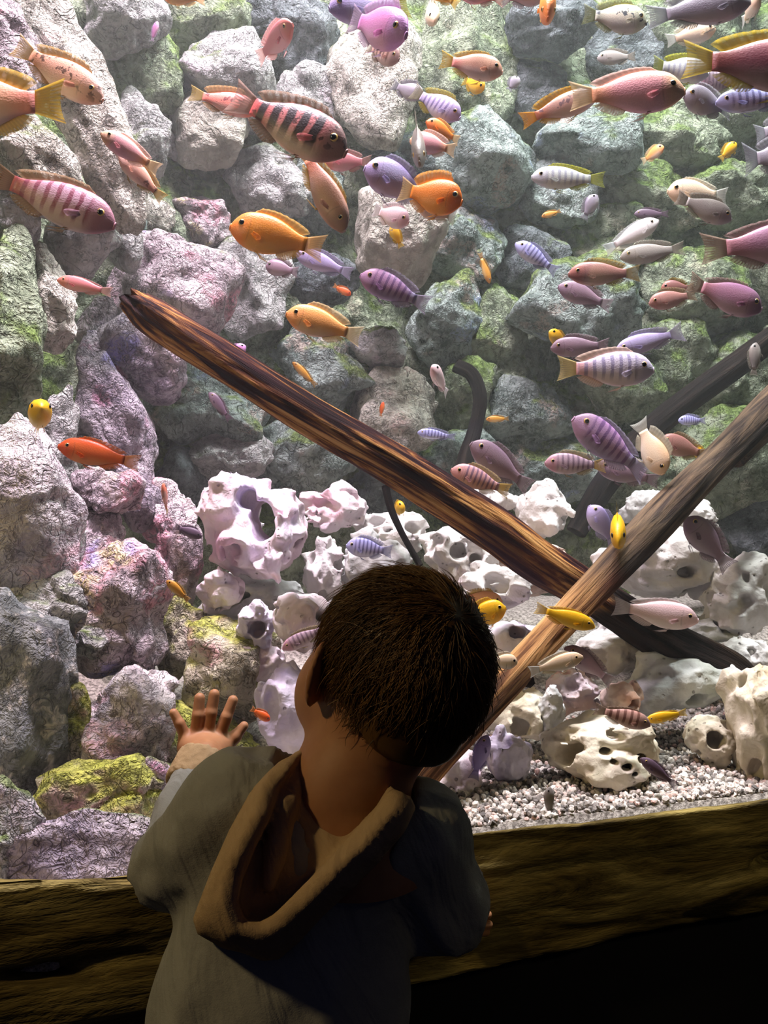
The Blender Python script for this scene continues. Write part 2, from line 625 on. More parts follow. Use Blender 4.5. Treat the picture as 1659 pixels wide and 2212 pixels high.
def boulder(cx, cy, rx, ry, rot=0, mat='teal', off=None, D=None, dep=0.8, seed=None, flat=9, rough=1.0, label=None, kwshift=True):
    """one boulder of the wall; pixel centre and radii, rot in degrees clockwise in the picture"""
    global rng
    sd = seed if seed is not None else int(cx * 7 + cy * 13) % 997
    r = np.random.RandomState(sd)
    if D is None:
        D = wallD(cx) - 0.02
    if off:
        D -= off
    if kwshift and D < 1.34:                              # left stack stands a hand's breadth behind the glass
        D += 0.13 if cy < 1700 else 0.05
    sx, sz = rx * D / F, ry * D / F
    sy = dep * min(sx, sz)
    v, f = ico(5 if rx * ry > 2600 else 4)
    v = v.copy()
    for _ in range(flat):
        n = r.normal(size=3); n /= np.linalg.norm(n)
        c = r.uniform(0.58, 0.90)
        e = np.maximum(0, v @ n - c)
        v -= np.outer(e * 0.85, n)
    v *= (1 + 0.16 * fbm(v, 1.5, 3, sd))[:, None]
    nn = v / np.linalg.norm(v, axis=1)[:, None]
    v *= np.array([sx, sy, sz]) * 1.10
    amp = min(sx, sz)
    wn = fbm(v, 26, 4, sd + 3, 0.55)
    v += nn * (rough * (0.0065 * wn + 0.014 * amp / 0.08 * fbm(v, 9, 2, sd + 9)))[:, None]
    # cracks
    cr = 1 - np.abs(vnoise(v, 11, sd + 20))
    v -= nn * (0.006 * rough * np.clip((cr - 0.9) / 0.1, 0, 1))[:, None]
    a = math.radians(rot)
    R = rotm(0, a, 0)
    v = v @ R.T + P(cx, cy, D)
    pr = {'label': label} if label else {}
    return add('boulder', mesh_from('boulder', v, f), RM[mat], WALL, **pr)


BOULDERS = [
    # ---- left stack, nearest the glass
    (30, 1075, 120, 200, -12, 'pale', dict(D=1.02, label='big pale pinkish boulder at the left edge')),
    (-5, 720, 80, 175, 0, 'mossy', dict(D=1.04)),
    (120, 985, 50, 170, 5, 'grey', dict(D=1.14)),
    (225, 1066, 70, 56, 0, 'pink', dict(D=1.12, label='small round pink boulder')),
    (300, 1090, 46, 50, 0, 'mauve', dict(D=1.22)),
    (105, 650, 62, 115, -15, 'speck', dict(D=1.14)),
    (20, 460, 70, 90, 0, 'grey', dict(D=1.12)),
    (185, 510, 70, 85, 20, 'grey', dict(D=1.22, flat=8, rough=0.5)),
    (268, 520, 38, 65, -8, 'grey', dict(D=1.30, rough=0.6)),
    (160, 210, 85, 270, -24, 'speck', dict(D=1.18)),
    (20, 110, 62, 150, -8, 'pink', dict(D=1.08)),
    (70, 360, 80, 110, -35, 'speck', dict(D=1.12)),
    (30, 590, 60, 90, -20, 'mossy', dict(D=1.10)),
    (372, 615, 122, 140, 25, 'pink', dict(D=1.52, label='large rose and violet tinted boulder above the log end')),
    (325, 765, 95, 95, 20, 'mauve', dict(D=1.45, rough=0.5)),
    (250, 910, 85, 205, -24, 'mauve', dict(D=1.28, label='long purple boulder leaning along the left stack')),
    (212, 690, 40, 62, 25, 'grey', dict(D=1.32, rough=0.5)),
    (385, 1210, 50, 145, -4, 'pink', dict(D=1.20)),
    (275, 1320, 112, 140, -8, 'pink', dict(D=1.06, rough=1.4)),
    (272, 1560, 98, 118, -20, 'pale', dict(D=0.99, rough=1.4, label='white and lilac cracked boulder beside the raised hand')),
    (490, 1455, 112, 135, -10, 'yellow', dict(D=1.08, label='yellow green mossy boulder behind the raised hand')),
    (430, 1640, 120, 110, 0, 'yellow', dict(D=1.04)),
    (30, 1490, 125, 250, -5, 'lichen', dict(D=0.93, label='dark grey boulder spotted with white lichen')),
    (120, 1190, 60, 70, 15, 'grey', dict(D=1.06)),
    (200, 1180, 78, 80, 0, 'pink', dict(D=1.12)),
    (130, 1300, 70, 60, 20, 'grey', dict(D=1.02)),
    (195, 1390, 36, 36, 0, 'grey', dict(D=0.99)),
    (165, 1560, 45, 120, -12, 'yellow', dict(D=0.96)),
    (200, 1730, 150, 110, -10, 'yellow', dict(D=0.95)),
    (165, 1870, 225, 120, -3, 'mauve', dict(D=0.845, rough=0.6, dep=0.35)),
    (-10, 1830, 90, 120, 0, 'grey', dict(D=0.835, dep=0.5)),
    (395, 1370, 62, 90, 0, 'yellow', dict(D=1.14)),
    (340, 1760, 110, 130, 0, 'mauve', dict(D=0.98)),
    (345, 1478, 38, 34, 0, 'pale', dict(D=1.02, rough=0.5)),
    (345, 1120, 45, 60, 0, 'pink', dict(D=1.24)),
    (60, 1330, 80, 70, 30, 'grey', dict(D=1.0)),
    # ---- back wall, upper left
    (240, 40, 105, 85, 10, 'grey', dict()),
    (430, 55, 100, 70, 0, 'mossy', dict()),
    (300, 160, 90, 90, 20, 'mossy', dict(off=-0.03)),
    (495, 170, 112, 98, -8, 'grey', dict(off=0.03)),
    (450, 280, 92, 95, 0, 'smooth', dict(off=0.02, rough=0.5)),
    (650, 95, 85, 95, 0, 'dark', dict()),
    (560, 20, 80, 50, 0, 'dark', dict()),
    (800, 170, 105, 140, 0, 'speck', dict(off=0.05, label='tall pale speckled boulder near the top')),
    (585, 400, 95, 85, -10, 'grey', dict()),
    (430, 470, 66, 62, 0, 'pink', dict()),
    (545, 610, 85, 125, 10, 'grey', dict(off=0.03)),
    (325, 470, 48, 52, 0, 'speck', dict()),
    (362, 315, 27, 35, -20, 'grey', dict()),
    (262, 440, 40, 70, -18, 'teal', dict()),
    (300, 300, 60, 85, -10, 'grey', dict()),
    (660, 230, 70, 80, 0, 'grey', dict()),
    (690, 420, 70, 90, 0, 'teal', dict()),
    (640, 320, 60, 55, 0, 'mossy', dict()),
    # ---- back wall, middle
    (1000, 150, 110, 170, 0, 'mossy', dict()),
    (1020, 360, 110, 120, 10, 'teal', dict()),
    (870, 350, 90, 60, 0, 'dark', dict()),
    (1190, 55, 100, 72, 0, 'dark', dict(off=0.08)),
    (1165, 190, 80, 70, 0, 'dark', dict()),
    (1275, 285, 150, 88, -14, 'teal', dict(off=0.06, label='broad cracked blue green boulder behind the pink fish')),
    (1205, 415, 85, 62, 0, 'teal', dict(off=0.04)),
    (1440, 300, 120, 68, 8, 'mossy', dict(off=0.03)),
    (1560, 230, 120, 80, 0, 'mossy', dict()),
    (1480, 60, 150, 100, 0, 'mossy', dict()),
    (1340, 100, 90, 70, 0, 'dark', dict()),
    (1262, 665, 150, 105, -8, 'teal', dict(off=0.10, label='wide rounded grey green boulder on the back wall')),
    (862, 500, 112, 100, -18, 'smooth', dict(off=0.22, rough=0.3, flat=8, label='smooth cream boulder tapering down, hanging in the middle')),
    (826, 742, 57, 58, 0, 'grey', dict(off=0.06)),
    (850, 895, 96, 100, 0, 'speck', dict(off=0.05)),
    (680, 780, 118, 95, -6, 'teal', dict(off=0.02)),
    (455, 880, 115, 90, 15, 'teal', dict(off=0.04)),
    (490, 990, 90, 62, -5, 'grey', dict(off=0.06)),
    (655, 985, 105, 85, 0, 'teal', dict(off=0.04)),
    (700, 610, 70, 52, 0, 'dark', dict(off=0.03)),
    (1120, 890, 105, 90, 0, 'teal', dict()),
    (1340, 850, 90, 68, 10, 'mossy', dict(off=0.05, rough=0.6)),
    (1400, 430, 110, 66, 12, 'mossy', dict(off=0.03)),
    (1560, 430, 95, 75, 0, 'mossy', dict()),
    (1300, 505, 105, 62, -10, 'mossy', dict()),
    (1500, 640, 120, 90, 0, 'mossy', dict()),
    (1590, 800, 110, 80, 0, 'mossy', dict()),
    (1560, 1010, 120, 120, 0, 'mossy', dict(off=0.04)),
    (1640, 1140, 100, 90, 0, 'dark', dict()),
    (1000, 540, 90, 90, 0, 'teal', dict()),
    (960, 690, 80, 100, 0, 'teal', dict()),
    (1060, 720, 80, 90, 0, 'mossy', dict()),
    (1010, 860, 70, 90, 0, 'mossy', dict()),
    (1150, 560, 80, 60, 0, 'dark', dict()),
    (1180, 1000, 130, 80, 0, 'teal', dict()),
    (980, 1010, 100, 80, 0, 'teal', dict()),
    (820, 1040, 90, 70, 0, 'dark', dict()),
    (1380, 1010, 110, 80, 0, 'mossy', dict()),
    (1440, 760, 100, 80, 0, 'mossy', dict()),
    (380, 1040, 70, 70, 0, 'dark', dict()),
]
rb_ = np.random.RandomState(9)
for k in range(22):       # the wall goes on beyond the right edge of the picture
    BOULDERS.append((1730 + 95 * (k % 3) + rb_.uniform(-20, 20), 60 + 170 * (k // 3) + rb_.uniform(-30, 30), rb_.uniform(80, 120), rb_.uniform(70, 110), rb_.uniform(-20, 20),
                     ['mossy', 'teal', 'dark'][k % 3], dict()))
for cx, cy, rx, ry, rot, m, kw in BOULDERS:
    boulder(cx, cy, rx, ry, rot, m, **kw)

# ------------------------------------------------------------------ tank bottom, gravel
t = NT('tank_sand')
n = t.noise(t.pos(), 160, 5, 0.7)
M_SAND = t.done(t.mix(t.ss(n, 0.35, 0.65), C('#6d665f'), C('#cfc6bc')), 0.9, 0.2, t.bump(n, 0.8, 0.006))


def bedz(X, Y):
    d = Y - glassY(X)
    z = 0.674 + 0.0 * d
    rise = np.clip((d - 0.28) / 0.6, 0, 1)
    z = z + 0.16 * rise * rise * (3 - 2 * rise)
    return z - 0.05 * np.clip((-0.20 - X) / 0.06, 0, 1)


gx = np.linspace(-0.9, 1.5, 160)
gd = np.concatenate([[0.0125], np.linspace(0.0126, 1.35, 119)])
GX, GD = np.meshgrid(gx, gd, indexing='ij')
GY = glassY(GX) + GD
GP = np.stack([GX, GY, bedz(GX, GY)], -1).reshape(-1, 3)
GP[:, 2] += 0.006 * fbm(GP, 12, 3, 4) * np.clip((GD.ravel() - 0.012) / 0.04, 0, 1)
GP[::120, 2] -= 0.06                                        # front edge turned down behind the beam
add('floor_tank', mesh_from('floor_tank', GP, grid_faces(160, 120)), M_SAND, kind='structure')

t = NT('gravel')
sp = t.sep(t.attr())
M_GRAVEL = t.done(t.ramp(sp[0], [(0.0, C('#5d5956')), (0.25, C('#97908a')), (0.5, C('#c9c1b8')), (0.75, C('#e6dfd6')), (0.9, C('#d5b0a4')), (1.0, C('#efe9e2'))]), 0.7, 0.3)
r = np.random.RandomState(77)
npb = 11000
v0, f0 = ico(1)
# denser close to the glass
gxp = r.uniform(-0.16, 1.15, npb)
gdp = 0.0165 + r.uniform(0, 1, npb) ** 1.4 * 0.42
gyp = glassY(gxp) + gdp
gzp = bedz(gxp, gyp) + 0.006 * fbm(np.stack([gxp, gyp, bedz(gxp, gyp)], 1), 12, 3, 4) * np.clip((gdp - 0.012) / 0.04, 0, 1) + r.uniform(0.0, 0.006, npb)
sz = r.uniform(0.0022, 0.0052, npb)
A = r.normal(size=(npb, 3, 3))
Q = np.linalg.qr(A)[0]
sc = r.uniform(0.6, 1.3, (npb, 1, 3)) * sz[:, None, None]
pv = (v0[None] * (1 + 0.0 * v0[None])) * sc
pv = np.einsum('nij,nkj->nki', Q, pv) + np.stack([gxp, gyp, gzp], 1)[:, None, :]
pf = f0[None] + (np.arange(npb) * len(v0))[:, None, None]
at = np.repeat(np.stack([r.uniform(0, 1, npb), r.uniform(0, 1, npb), np.zeros(npb)], 1), len(v0), axis=0)
add('gravel', mesh_from('gravel', pv.reshape(-1, 3), pf.reshape(-1, 3), at, smooth=False), M_GRAVEL, kind='stuff',
    label='pale mixed gravel covering the bottom of the aquarium', category='gravel')
# ------------------------------------------------------------------ white holey rocks
def white_mat(name, light, shade, tints, seed):
    t = NT(name)
    p = t.scale(t.pos(), (1, 1, 1), (seed, seed * 2, seed * 0.5))
    n1 = t.noise(p, 14, 4, 0.6, 0.3)
    n2 = t.noise(p, 90, 4, 0.6, 0.4)
    col = t.mix(t.ss(n1, 0.35, 0.65), shade, light)
    for i, (c, th) in enumerate(tints):
        pn = t.noise(t.scale(p, (1, 1, 1), (2.7 * i + 4, 1.3 * i, 6.1)), 6.5, 3, 0.55)
        col = t.mix(t.ss(pn, th, th + 0.12, 0, 0.8), col, c)
    pit = t.ss(t.voro(p, 75), 0.10, 0.22, 0.55, 0.0)
    pit = t.math('MULTIPLY', pit, t.ss(t.noise(p, 20, 2), 0.52, 0.6))
    col = t.mix(pit, col, C('#5d524e'))
    h = t.math('SUBTRACT', t.math('ADD', n1, t.math('MULTIPLY', n2, 0.25)), pit)
    return t.done(col, 0.85, 0.2, t.bump(h, 0.6, 0.012))


WMT = {
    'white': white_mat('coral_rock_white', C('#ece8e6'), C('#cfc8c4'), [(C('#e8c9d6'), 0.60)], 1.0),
    'pink':  white_mat('coral_rock_pink', C('#efe6ea'), C('#d8c4cc'), [(C('#f0c2d4'), 0.54), (C('#d9cdf0'), 0.60), (C('#f0c8b0'), 0.62)], 5.0),
    'cream': white_mat('coral_rock_cream', C('#ece3cf'), C('#c6b99e'), [(C('#d8bd8c'), 0.58)], 9.0),
    'peach': white_mat('coral_rock_peach', C('#ecd4c6'), C('#c7a596'), [(C('#e0a890'), 0.55)], 13.0),
    'lilac': white_mat('coral_rock_lilac', C('#e4deec'), C('#bfb6cc'), [(C('#c9b8ea'), 0.55)], 15.0),
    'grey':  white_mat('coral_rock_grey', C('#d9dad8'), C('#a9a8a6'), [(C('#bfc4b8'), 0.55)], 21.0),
}


def holey(label, cx, cy, rx, ry, D, mat='white', seed=0, nh=10, holes=None, dep=0.9, rot=0, n=52, lumps=7, sharp=0.24, hr=(0.10, 0.26)):
    r = np.random.RandomState(seed + 100)
    cs, ax, rad = [np.zeros(3)], [np.eye(3)], [np.array([0.70, 0.70, 0.66])]
    for _ in range(lumps):
        d = r.normal(size=3); d /= np.linalg.norm(d)
        cs.append(d * r.uniform(0.45, 0.78))
        ax.append(np.linalg.qr(r.normal(size=(3, 3)))[0])
        rad.append(r.uniform(0.16, 0.44, 3))
    H = []
    if holes:
        for hx, hz, hrad, *rest in holes:
            y0 = -0.95
            depth = rest[0] if rest else 0.9
            H.append((np.array([hx, y0 - 0.3, hz]), np.array([hx * 0.9, y0 + depth, hz * 0.9]), hrad))
    for _ in range(nh):
        d = r.normal(size=3); d[1] = -abs(d[1]) * 0.8
        d /= np.linalg.norm(d)
        q = r.uniform(*hr)
        H.append((d * 1.15, d * r.uniform(0.35, 0.75) + r.normal(size=3) * 0.12, q))

    def f(p):
        d = ellip(p, cs[0], ax[0], rad[0])
        for c_, a_, r_ in zip(cs[1:], ax[1:], rad[1:]):
            d = smin(d, ellip(p, c_, a_, r_), 0.12)
        m = np.abs(d) < 0.36
        pm = p[m]
        d[m] = d[m] + sharp * (np.abs(vnoise(pm, 2.6, seed)) - 0.35) + 0.055 * fbm(pm, 6.5, 2, seed + 4)
        m = d < 0.36
        pm = p[m]
        e = d[m]
        hv = 1 + 0.25 * vnoise(pm, 5.0, seed + 30)
        for a_, b_, q in H:
            wq = q * hv
            ba = b_ - a_
            t_ = np.clip(((pm - a_) @ ba) / (ba @ ba), 0, 1)
            e = smax(e, -(np.linalg.norm(pm - a_ - t_[:, None] * ba, axis=1) - wq), 0.05)
        d[m] = e
        return d
    v, q = surface_nets(f, (-1.3, -1.3, -1.3), (1.3, 1.3, 1.3), 2.6 / n, 1.2)
    s = np.array([rx * D / F, dep * min(rx, ry * 1.2) * D / F, ry * D / F]) * 1.06
    v = v * s
    v = v @ rotm(0, math.radians(rot), 0).T
    c0 = P(cx, cy, D)
    o = add('holey_rock', mesh_from('holey_rock', v, q), WMT[mat], label=label, category='rock', group='white holey rocks on the tank bottom')
    o.location = c0
    return o


HR = [
    ('large pink-white rock with one big cavity, left of the child\'s head', 556, 1142, 132, 140, 1.30, 'pink', 3, dict(
        holes=[(0.14, 0.22, 0.19, 2.2), (-0.10, 0.46, 0.15, 0.9), (0.20, 0.02, 0.19, 2.2), (0.72, 0.12, 0.10, 0.6)], nh=5, n=76, hr=(0.07, 0.16))),
    ('white rock with dark pits directly right of the large cavity rock', 728, 1102, 82, 62, 1.46, 'pink', 5, dict(nh=9)),
    ('white pitted ledge rock behind the thin leaning twig', 850, 1145, 95, 55, 1.50, 'white', 7, dict(nh=10)),
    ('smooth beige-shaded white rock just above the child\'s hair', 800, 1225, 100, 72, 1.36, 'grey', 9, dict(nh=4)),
    ('white rock fragment hanging between the cavity rock and the child\'s hair', 700, 1240, 58, 82, 1.34, 'white', 11, dict(nh=6)),
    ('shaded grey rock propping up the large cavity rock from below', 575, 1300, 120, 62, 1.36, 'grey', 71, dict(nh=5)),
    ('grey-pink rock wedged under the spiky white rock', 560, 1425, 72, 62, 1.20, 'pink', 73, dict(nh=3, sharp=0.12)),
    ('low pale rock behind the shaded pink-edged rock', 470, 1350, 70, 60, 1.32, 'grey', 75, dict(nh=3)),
    ('rounded pink-topped rock touching the left side of the child\'s hair', 662, 1345, 88, 88, 1.16, 'pink', 13, dict(nh=4, sharp=0.10)),
    ('spiky white rock with a dark hole above the mossy boulder', 553, 1345, 52, 55, 1.18, 'lilac', 15, dict(nh=3, holes=[(0.1, -0.2, 0.34, 0.9)], sharp=0.22)),
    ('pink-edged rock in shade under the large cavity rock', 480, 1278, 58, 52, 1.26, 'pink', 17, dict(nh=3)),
    ('smooth mauve-grey rock behind the child\'s cheek', 625, 1530, 85, 130, 1.10, 'lilac', 19, dict(nh=2, sharp=0.08)),
    ('rock riddled with round holes at the upper right of the child\'s hair', 1000, 1195, 105, 82, 1.42, 'white', 21, dict(
        nh=4, holes=[(-0.15, 0.10, 0.20, 0.8), (0.20, -0.10, 0.13, 0.7), (-0.55, 0.35, 0.13, 0.7), (0.45, 0.25, 0.12, 0.6)])),
    ('white peaked rock between the big log and the rear branch', 1172, 1105, 75, 78, 1.56, 'white', 23, dict(nh=4, sharp=0.10)),
    ('small white rubble rock behind the big log below the striped pink fish', 1045, 1085, 70, 45, 1.58, 'white', 25, dict(nh=8)),
    ('broken white rock under the lower middle of the big log', 1150, 1225, 120, 70, 1.44, 'peach', 27, dict(nh=10)),
    ('low white rock just right of the child\'s hair behind the yellow fish', 1080, 1270, 90, 60, 1.34, 'white', 28, dict(nh=6)),
    ('grey-white block behind the crossing logs near the lilac fish', 1400, 1095, 62, 55, 1.62, 'grey', 29, dict(nh=3, sharp=0.10)),
    ('flat white slab pointing right behind the leaning dark log', 1495, 1105, 75, 38, 1.60, 'white', 31, dict(nh=1, rot=22, sharp=0.08)),
    ('broad white rock in the angle above the two crossing logs', 1440, 1215, 165, 105, 1.48, 'white', 33, dict(nh=5, n=64, sharp=0.11, holes=[(0.1, -0.15, 0.13, 0.6)])),
    ('crinkled white rock at the right edge above the dark log end', 1600, 1300, 95, 95, 1.42, 'white', 35, dict(nh=16, n=60, sharp=0.20, hr=(0.08, 0.16))),
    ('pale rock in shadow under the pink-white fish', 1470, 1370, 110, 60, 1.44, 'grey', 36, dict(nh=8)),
    ('white rock lit from above beneath the crossing of the logs', 1320, 1400, 100, 62, 1.30, 'white', 37, dict(nh=4, sharp=0.10)),
    ('pale pinkish rock right beside the child\'s head behind the slim log', 1105, 1400, 85, 78, 1.24, 'pink', 39, dict(nh=5, sharp=0.10)),
    ('cream rock full of round holes lying on the gravel', 1300, 1622, 155, 92, 1.08, 'cream', 41, dict(
        nh=4, n=76, sharp=0.13, holes=[(-0.42, 0.25, 0.085, 0.7), (-0.08, 0.22, 0.085, 0.7), (0.10, 0.52, 0.10, 0.8), (0.16, -0.05, 0.075, 0.7), (0.42, 0.05, 0.085, 0.7),
                              (-0.62, 0.05, 0.07, 0.6), (-0.72, -0.45, 0.12, 0.8), (0.0, 0.05, 0.05, 0.5), (0.26, -0.20, 0.05, 0.4)])),
    ('peach rock with one round hole behind the brown-banded fish', 1340, 1512, 55, 55, 1.16, 'peach', 43, dict(nh=1, holes=[(0.35, -0.02, 0.24, 0.9)], sharp=0.1)),
    ('wide grey-white rock under the dark end of the big log', 1470, 1470, 135, 85, 1.24, 'grey', 45, dict(nh=6, n=60, sharp=0.11)),
    ('small rock with a ring-like hole beside the right edge rock', 1530, 1592, 70, 65, 1.14, 'cream', 47, dict(nh=2, holes=[(0.0, 0.05, 0.30, 0.9), (0.5, 0.55, 0.18, 0.7)], sharp=0.1)),
    ('tall cream rock cut off by the right edge above the beam', 1650, 1570, 90, 170, 1.10, 'cream', 49, dict(nh=6, n=60)),
    ('lilac-white block on the gravel right of the slim log\'s foot', 1100, 1640, 62, 75, 1.08, 'lilac', 51, dict(nh=2, sharp=0.08)),
    ('pinkish slab leaning under the foot of the slim log', 985, 1672, 75, 80, 1.06, 'pink', 53, dict(nh=1, sharp=0.08, rot=-30)),
    ('pale rock between the child\'s nape and the slim log', 885, 1640, 75, 75, 1.06, 'white', 55, dict(nh=2, sharp=0.08)),
    ('beige rock with a hole behind the middle of the slim log', 1130, 1540, 75, 68, 1.18, 'cream', 57, dict(nh=3, holes=[(-0.2, -0.3, 0.3, 0.6)])),
    ('teal-grey pebble rock between the slim log and the cream holey rock', 1190, 1535, 38, 55, 1.16, 'grey', 59, dict(nh=2)),
    ('pink and white rubble rock under the mauve diving fish', 1235, 1490, 70, 60, 1.22, 'pink', 61, dict(nh=8)),
    ('pale rock directly behind the child\'s nape', 950, 1560, 90, 75, 1.16, 'white', 63, dict(nh=2, sharp=0.1)),
    ('white rock lying behind the dark bend at the log end', 1610, 1420, 70, 60, 1.34, 'white', 65, dict(nh=6)),
]
for lab, cx, cy, rx, ry, D, m, sd, kw in HR:
    holey(lab, cx, cy, rx, ry, D, m, sd, **kw)

# ------------------------------------------------------------------ driftwood
def wood_mat(name, stops, purple, seed, stops2=None, s0=0.8, s1=0.9):
    t = NT(name)
    a = t.scale(t.attr(), (1, 1, 1), (seed, seed, seed))
    g = t.noise(t.scale(a, (5.0, 85, 85)), 1.0, 6, 0.65, 0.7)
    big = t.noise(t.scale(a, (3.0, 22, 22)), 1.0, 3, 0.55, 0.4)
    v = t.math('ADD', t.math('MULTIPLY', g, 0.72), t.math('MULTIPLY', big, 0.42))
    col = t.ramp(v, stops)
    pm = t.noise(t.scale(a, (4.0, 9, 9), (3, 1, 7)), 1.0, 3, 0.5)
    col = t.mix(t.ss(pm, 0.56, 0.70, 0, 0.75), col, purple)
    if stops2:
        s_ = t.math('ADD', t.sep(t.attr())[0], t.math('MULTIPLY', t.math('SUBTRACT', big, 0.5), 0.12))
        col = t.mix(t.ss(s_, s0, s1), col, t.ramp(v, stops2))
    return t.done(col, 0.75, 0.12, t.bump(g, 0.9, 0.010))


DK = [(0.42, C('#0a0809')), (0.56, C('#1c1615')), (0.68, C('#332924')), (0.8, C('#54463a'))]
GK = [(0.42, C('#1d1716')), (0.54, C('#3f342e')), (0.66, C('#6d5a48')), (0.80, C('#94795a'))]
M_LOG = wood_mat('driftwood_streaked', [(0.42, C('#160b10')), (0.55, C('#321a1e')), (0.60, C('#6e4228')), (0.66, C('#c08a50')), (0.78, C('#e8b878'))], C('#3a1c34'), 0.0, DK, 0.80, 0.86)
M_LOGD = wood_mat('driftwood_dark', DK, C('#1c1620'), 5.0)
M_LOGT = wood_mat('driftwood_tan', [(0.42, C('#2c1c14')), (0.51, C('#6e4a30')), (0.60, C('#b98a58')), (0.72, C('#dcae78'))], C('#8a4a34'), 9.0, GK, 0.34, 0.46)
M_LOGG = wood_mat('driftwood_grey', GK, C('#2c2224'), 13.0)


def spline(pts, n):
    pts = np.asarray(pts, float)
    k = len(pts)
    Pp = np.vstack([2 * pts[0] - pts[1], pts, 2 * pts[-1] - pts[-2]])
    out = []
    ts = np.linspace(0, k - 1 - 1e-9, n)
    for t_ in ts:
        i = int(t_)
        u = t_ - i
        p0, p1, p2, p3 = Pp[i:i + 4]
        out.append(0.5 * ((2 * p1) + (-p0 + p2) * u + (2 * p0 - 5 * p1 + 4 * p2 - p3) * u * u + (-p0 + 3 * p1 - 3 * p2 + p3) * u ** 3))
    return np.array(out)


def tube(pts4, seed=0, nseg=36, ridge=0.10, step=0.006, split=0.0, knots=0):
    """pts4: px,py,D,radius_px -> mesh data with ridged bark; returns verts, faces, attr"""
    raw = np.array([np.append(P(a, b, d), r * d / F) for a, b, d, r in pts4])
    L = np.linalg.norm(np.diff(raw[:, :3], axis=0), axis=1).sum()
    n = max(12, int(L / step))
    S = spline(raw, n)
    c, rad = S[:, :3], S[:, 3]
    T = np.gradient(c, axis=0)
    T /= np.linalg.norm(T, axis=1)[:, None]
    s = np.concatenate([[0], np.cumsum(np.linalg.norm(np.diff(c, axis=0), axis=1))])
    # parallel frame
    up = np.array([0, 0, 1.0]) if abs(T[0, 2]) < 0.9 else np.array([1.0, 0, 0])
    Nn = []
    cur = up - T[0] * (up @ T[0])
    for i in range(n):
        cur = cur - T[i] * (cur @ T[i])
        cur /= np.linalg.norm(cur)
        Nn.append(cur.copy())
    Nn = np.array(Nn)
    B = np.cross(T, Nn)
    th = np.linspace(0, 2 * np.pi, nseg, endpoint=False)
    ct, st = np.cos(th), np.sin(th)
    q = np.stack([np.repeat(s, nseg) * 5, np.tile(ct, n) * 2.2, np.tile(st, n) * 2.2], 1)
    rr = 1 + ridge * fbm(q, 1.0, 3, seed) + ridge * 0.6 * vnoise(q * [0.6, 2.2, 2.2], 1.0, seed + 7)
    rr = rr + 0.10 * vnoise(np.stack([np.repeat(s, nseg) * 6, np.tile(ct, n) * 0.8, np.tile(st, n) * 0.8], 1), 1.0, seed + 3)
    rr = rr.reshape(n, nseg)
    if split:
        w = np.clip(1 - s / (0.10), 0, 1)[:, None]
        rr += split * w * np.sin(th * 5 + seed)[None, :] * 0.5
    V = c[:, None, :] + (Nn[:, None, :] * ct[None, :, None] + B[:, None, :] * st[None, :, None]) * (rad[:, None] * rr)[:, :, None]
    if split:   # ragged broken end
        j = 0.012 * vnoise(np.stack([ct * 2.5, st * 2.5, 0 * ct], 1), 1.0, seed + 1)
        V[:6] -= T[0] * (j * np.linspace(1, 0.3, nseg * 0 + 1)[0])[None, :, None]
    A = np.stack([np.repeat(s, nseg), np.tile(ct, n) * np.repeat(rad, nseg), np.tile(st, n) * np.repeat(rad, nseg)], 1)
    V = V.reshape(-1, 3)
    fc = grid_faces(n, nseg, wrap_v=True)[:, ::-1]
    k0 = len(V)
    V = np.vstack([V, V[:nseg].mean(0) + T[0] * rad[0] * (0.3 if split else -0.25), V[(n - 1) * nseg:n * nseg].mean(0) + T[-1] * rad[-1] * 0.25])
    A = np.vstack([A, A[0] * [1, 0, 0], A[-1] * [1, 0, 0]])
    a_ = np.arange(nseg)
    b_ = (a_ + 1) % nseg
    caps = np.vstack([np.stack([a_ * 0 + k0, a_, b_], 1), np.stack([a_ * 0 + k0 + 1, (n - 1) * nseg + b_, (n - 1) * nseg + a_], 1)])
    return V, [fc, caps], A


def log_part(name, pts, mat, parent=None, seed=0, **kw):
    props = {k: kw.pop(k) for k in ('label', 'category') if k in kw}
    V, fs, A = tube(pts, seed, **kw)
    return add(name, mesh_from(name, V, fs, A), mat, parent, **props)


lg = empty('driftwood_log', Matrix.Translation(Vector(P(1100, 1200, 1.2))), label='long thick streaked driftwood log slanting down from upper left to lower right', category='log')


def keep(ob, parent):
    ob.parent = parent
    ob.matrix_parent_inverse = parent.matrix_world.inverted()
    return ob


bpy.context.view_layer.update()
keep(log_part('trunk', [(280, 645, 1.04, 22), (330, 685, 1.05, 36), (470, 775, 1.07, 43), (650, 890, 1.09, 42), (850, 1005, 1.13, 43), (1050, 1130, 1.17, 46), (1170, 1215, 1.20, 42), (1265, 1272, 1.22, 38),
                        (1360, 1335, 1.235, 42), (1450, 1390, 1.25, 46), (1560, 1450, 1.27, 48), (1612, 1487, 1.28, 40)], M_LOG, seed=2, nseg=56, ridge=0.13, split=0.35), lg)
keep(log_part('side_branch', [(1612, 1480, 1.27, 30), (1608, 1530, 1.24, 28), (1580, 1585, 1.20, 20), (1556, 1630, 1.17, 12)], M_LOGD, seed=8, nseg=28, ridge=0.12, label='short black branch bending down to the gravel'), lg)

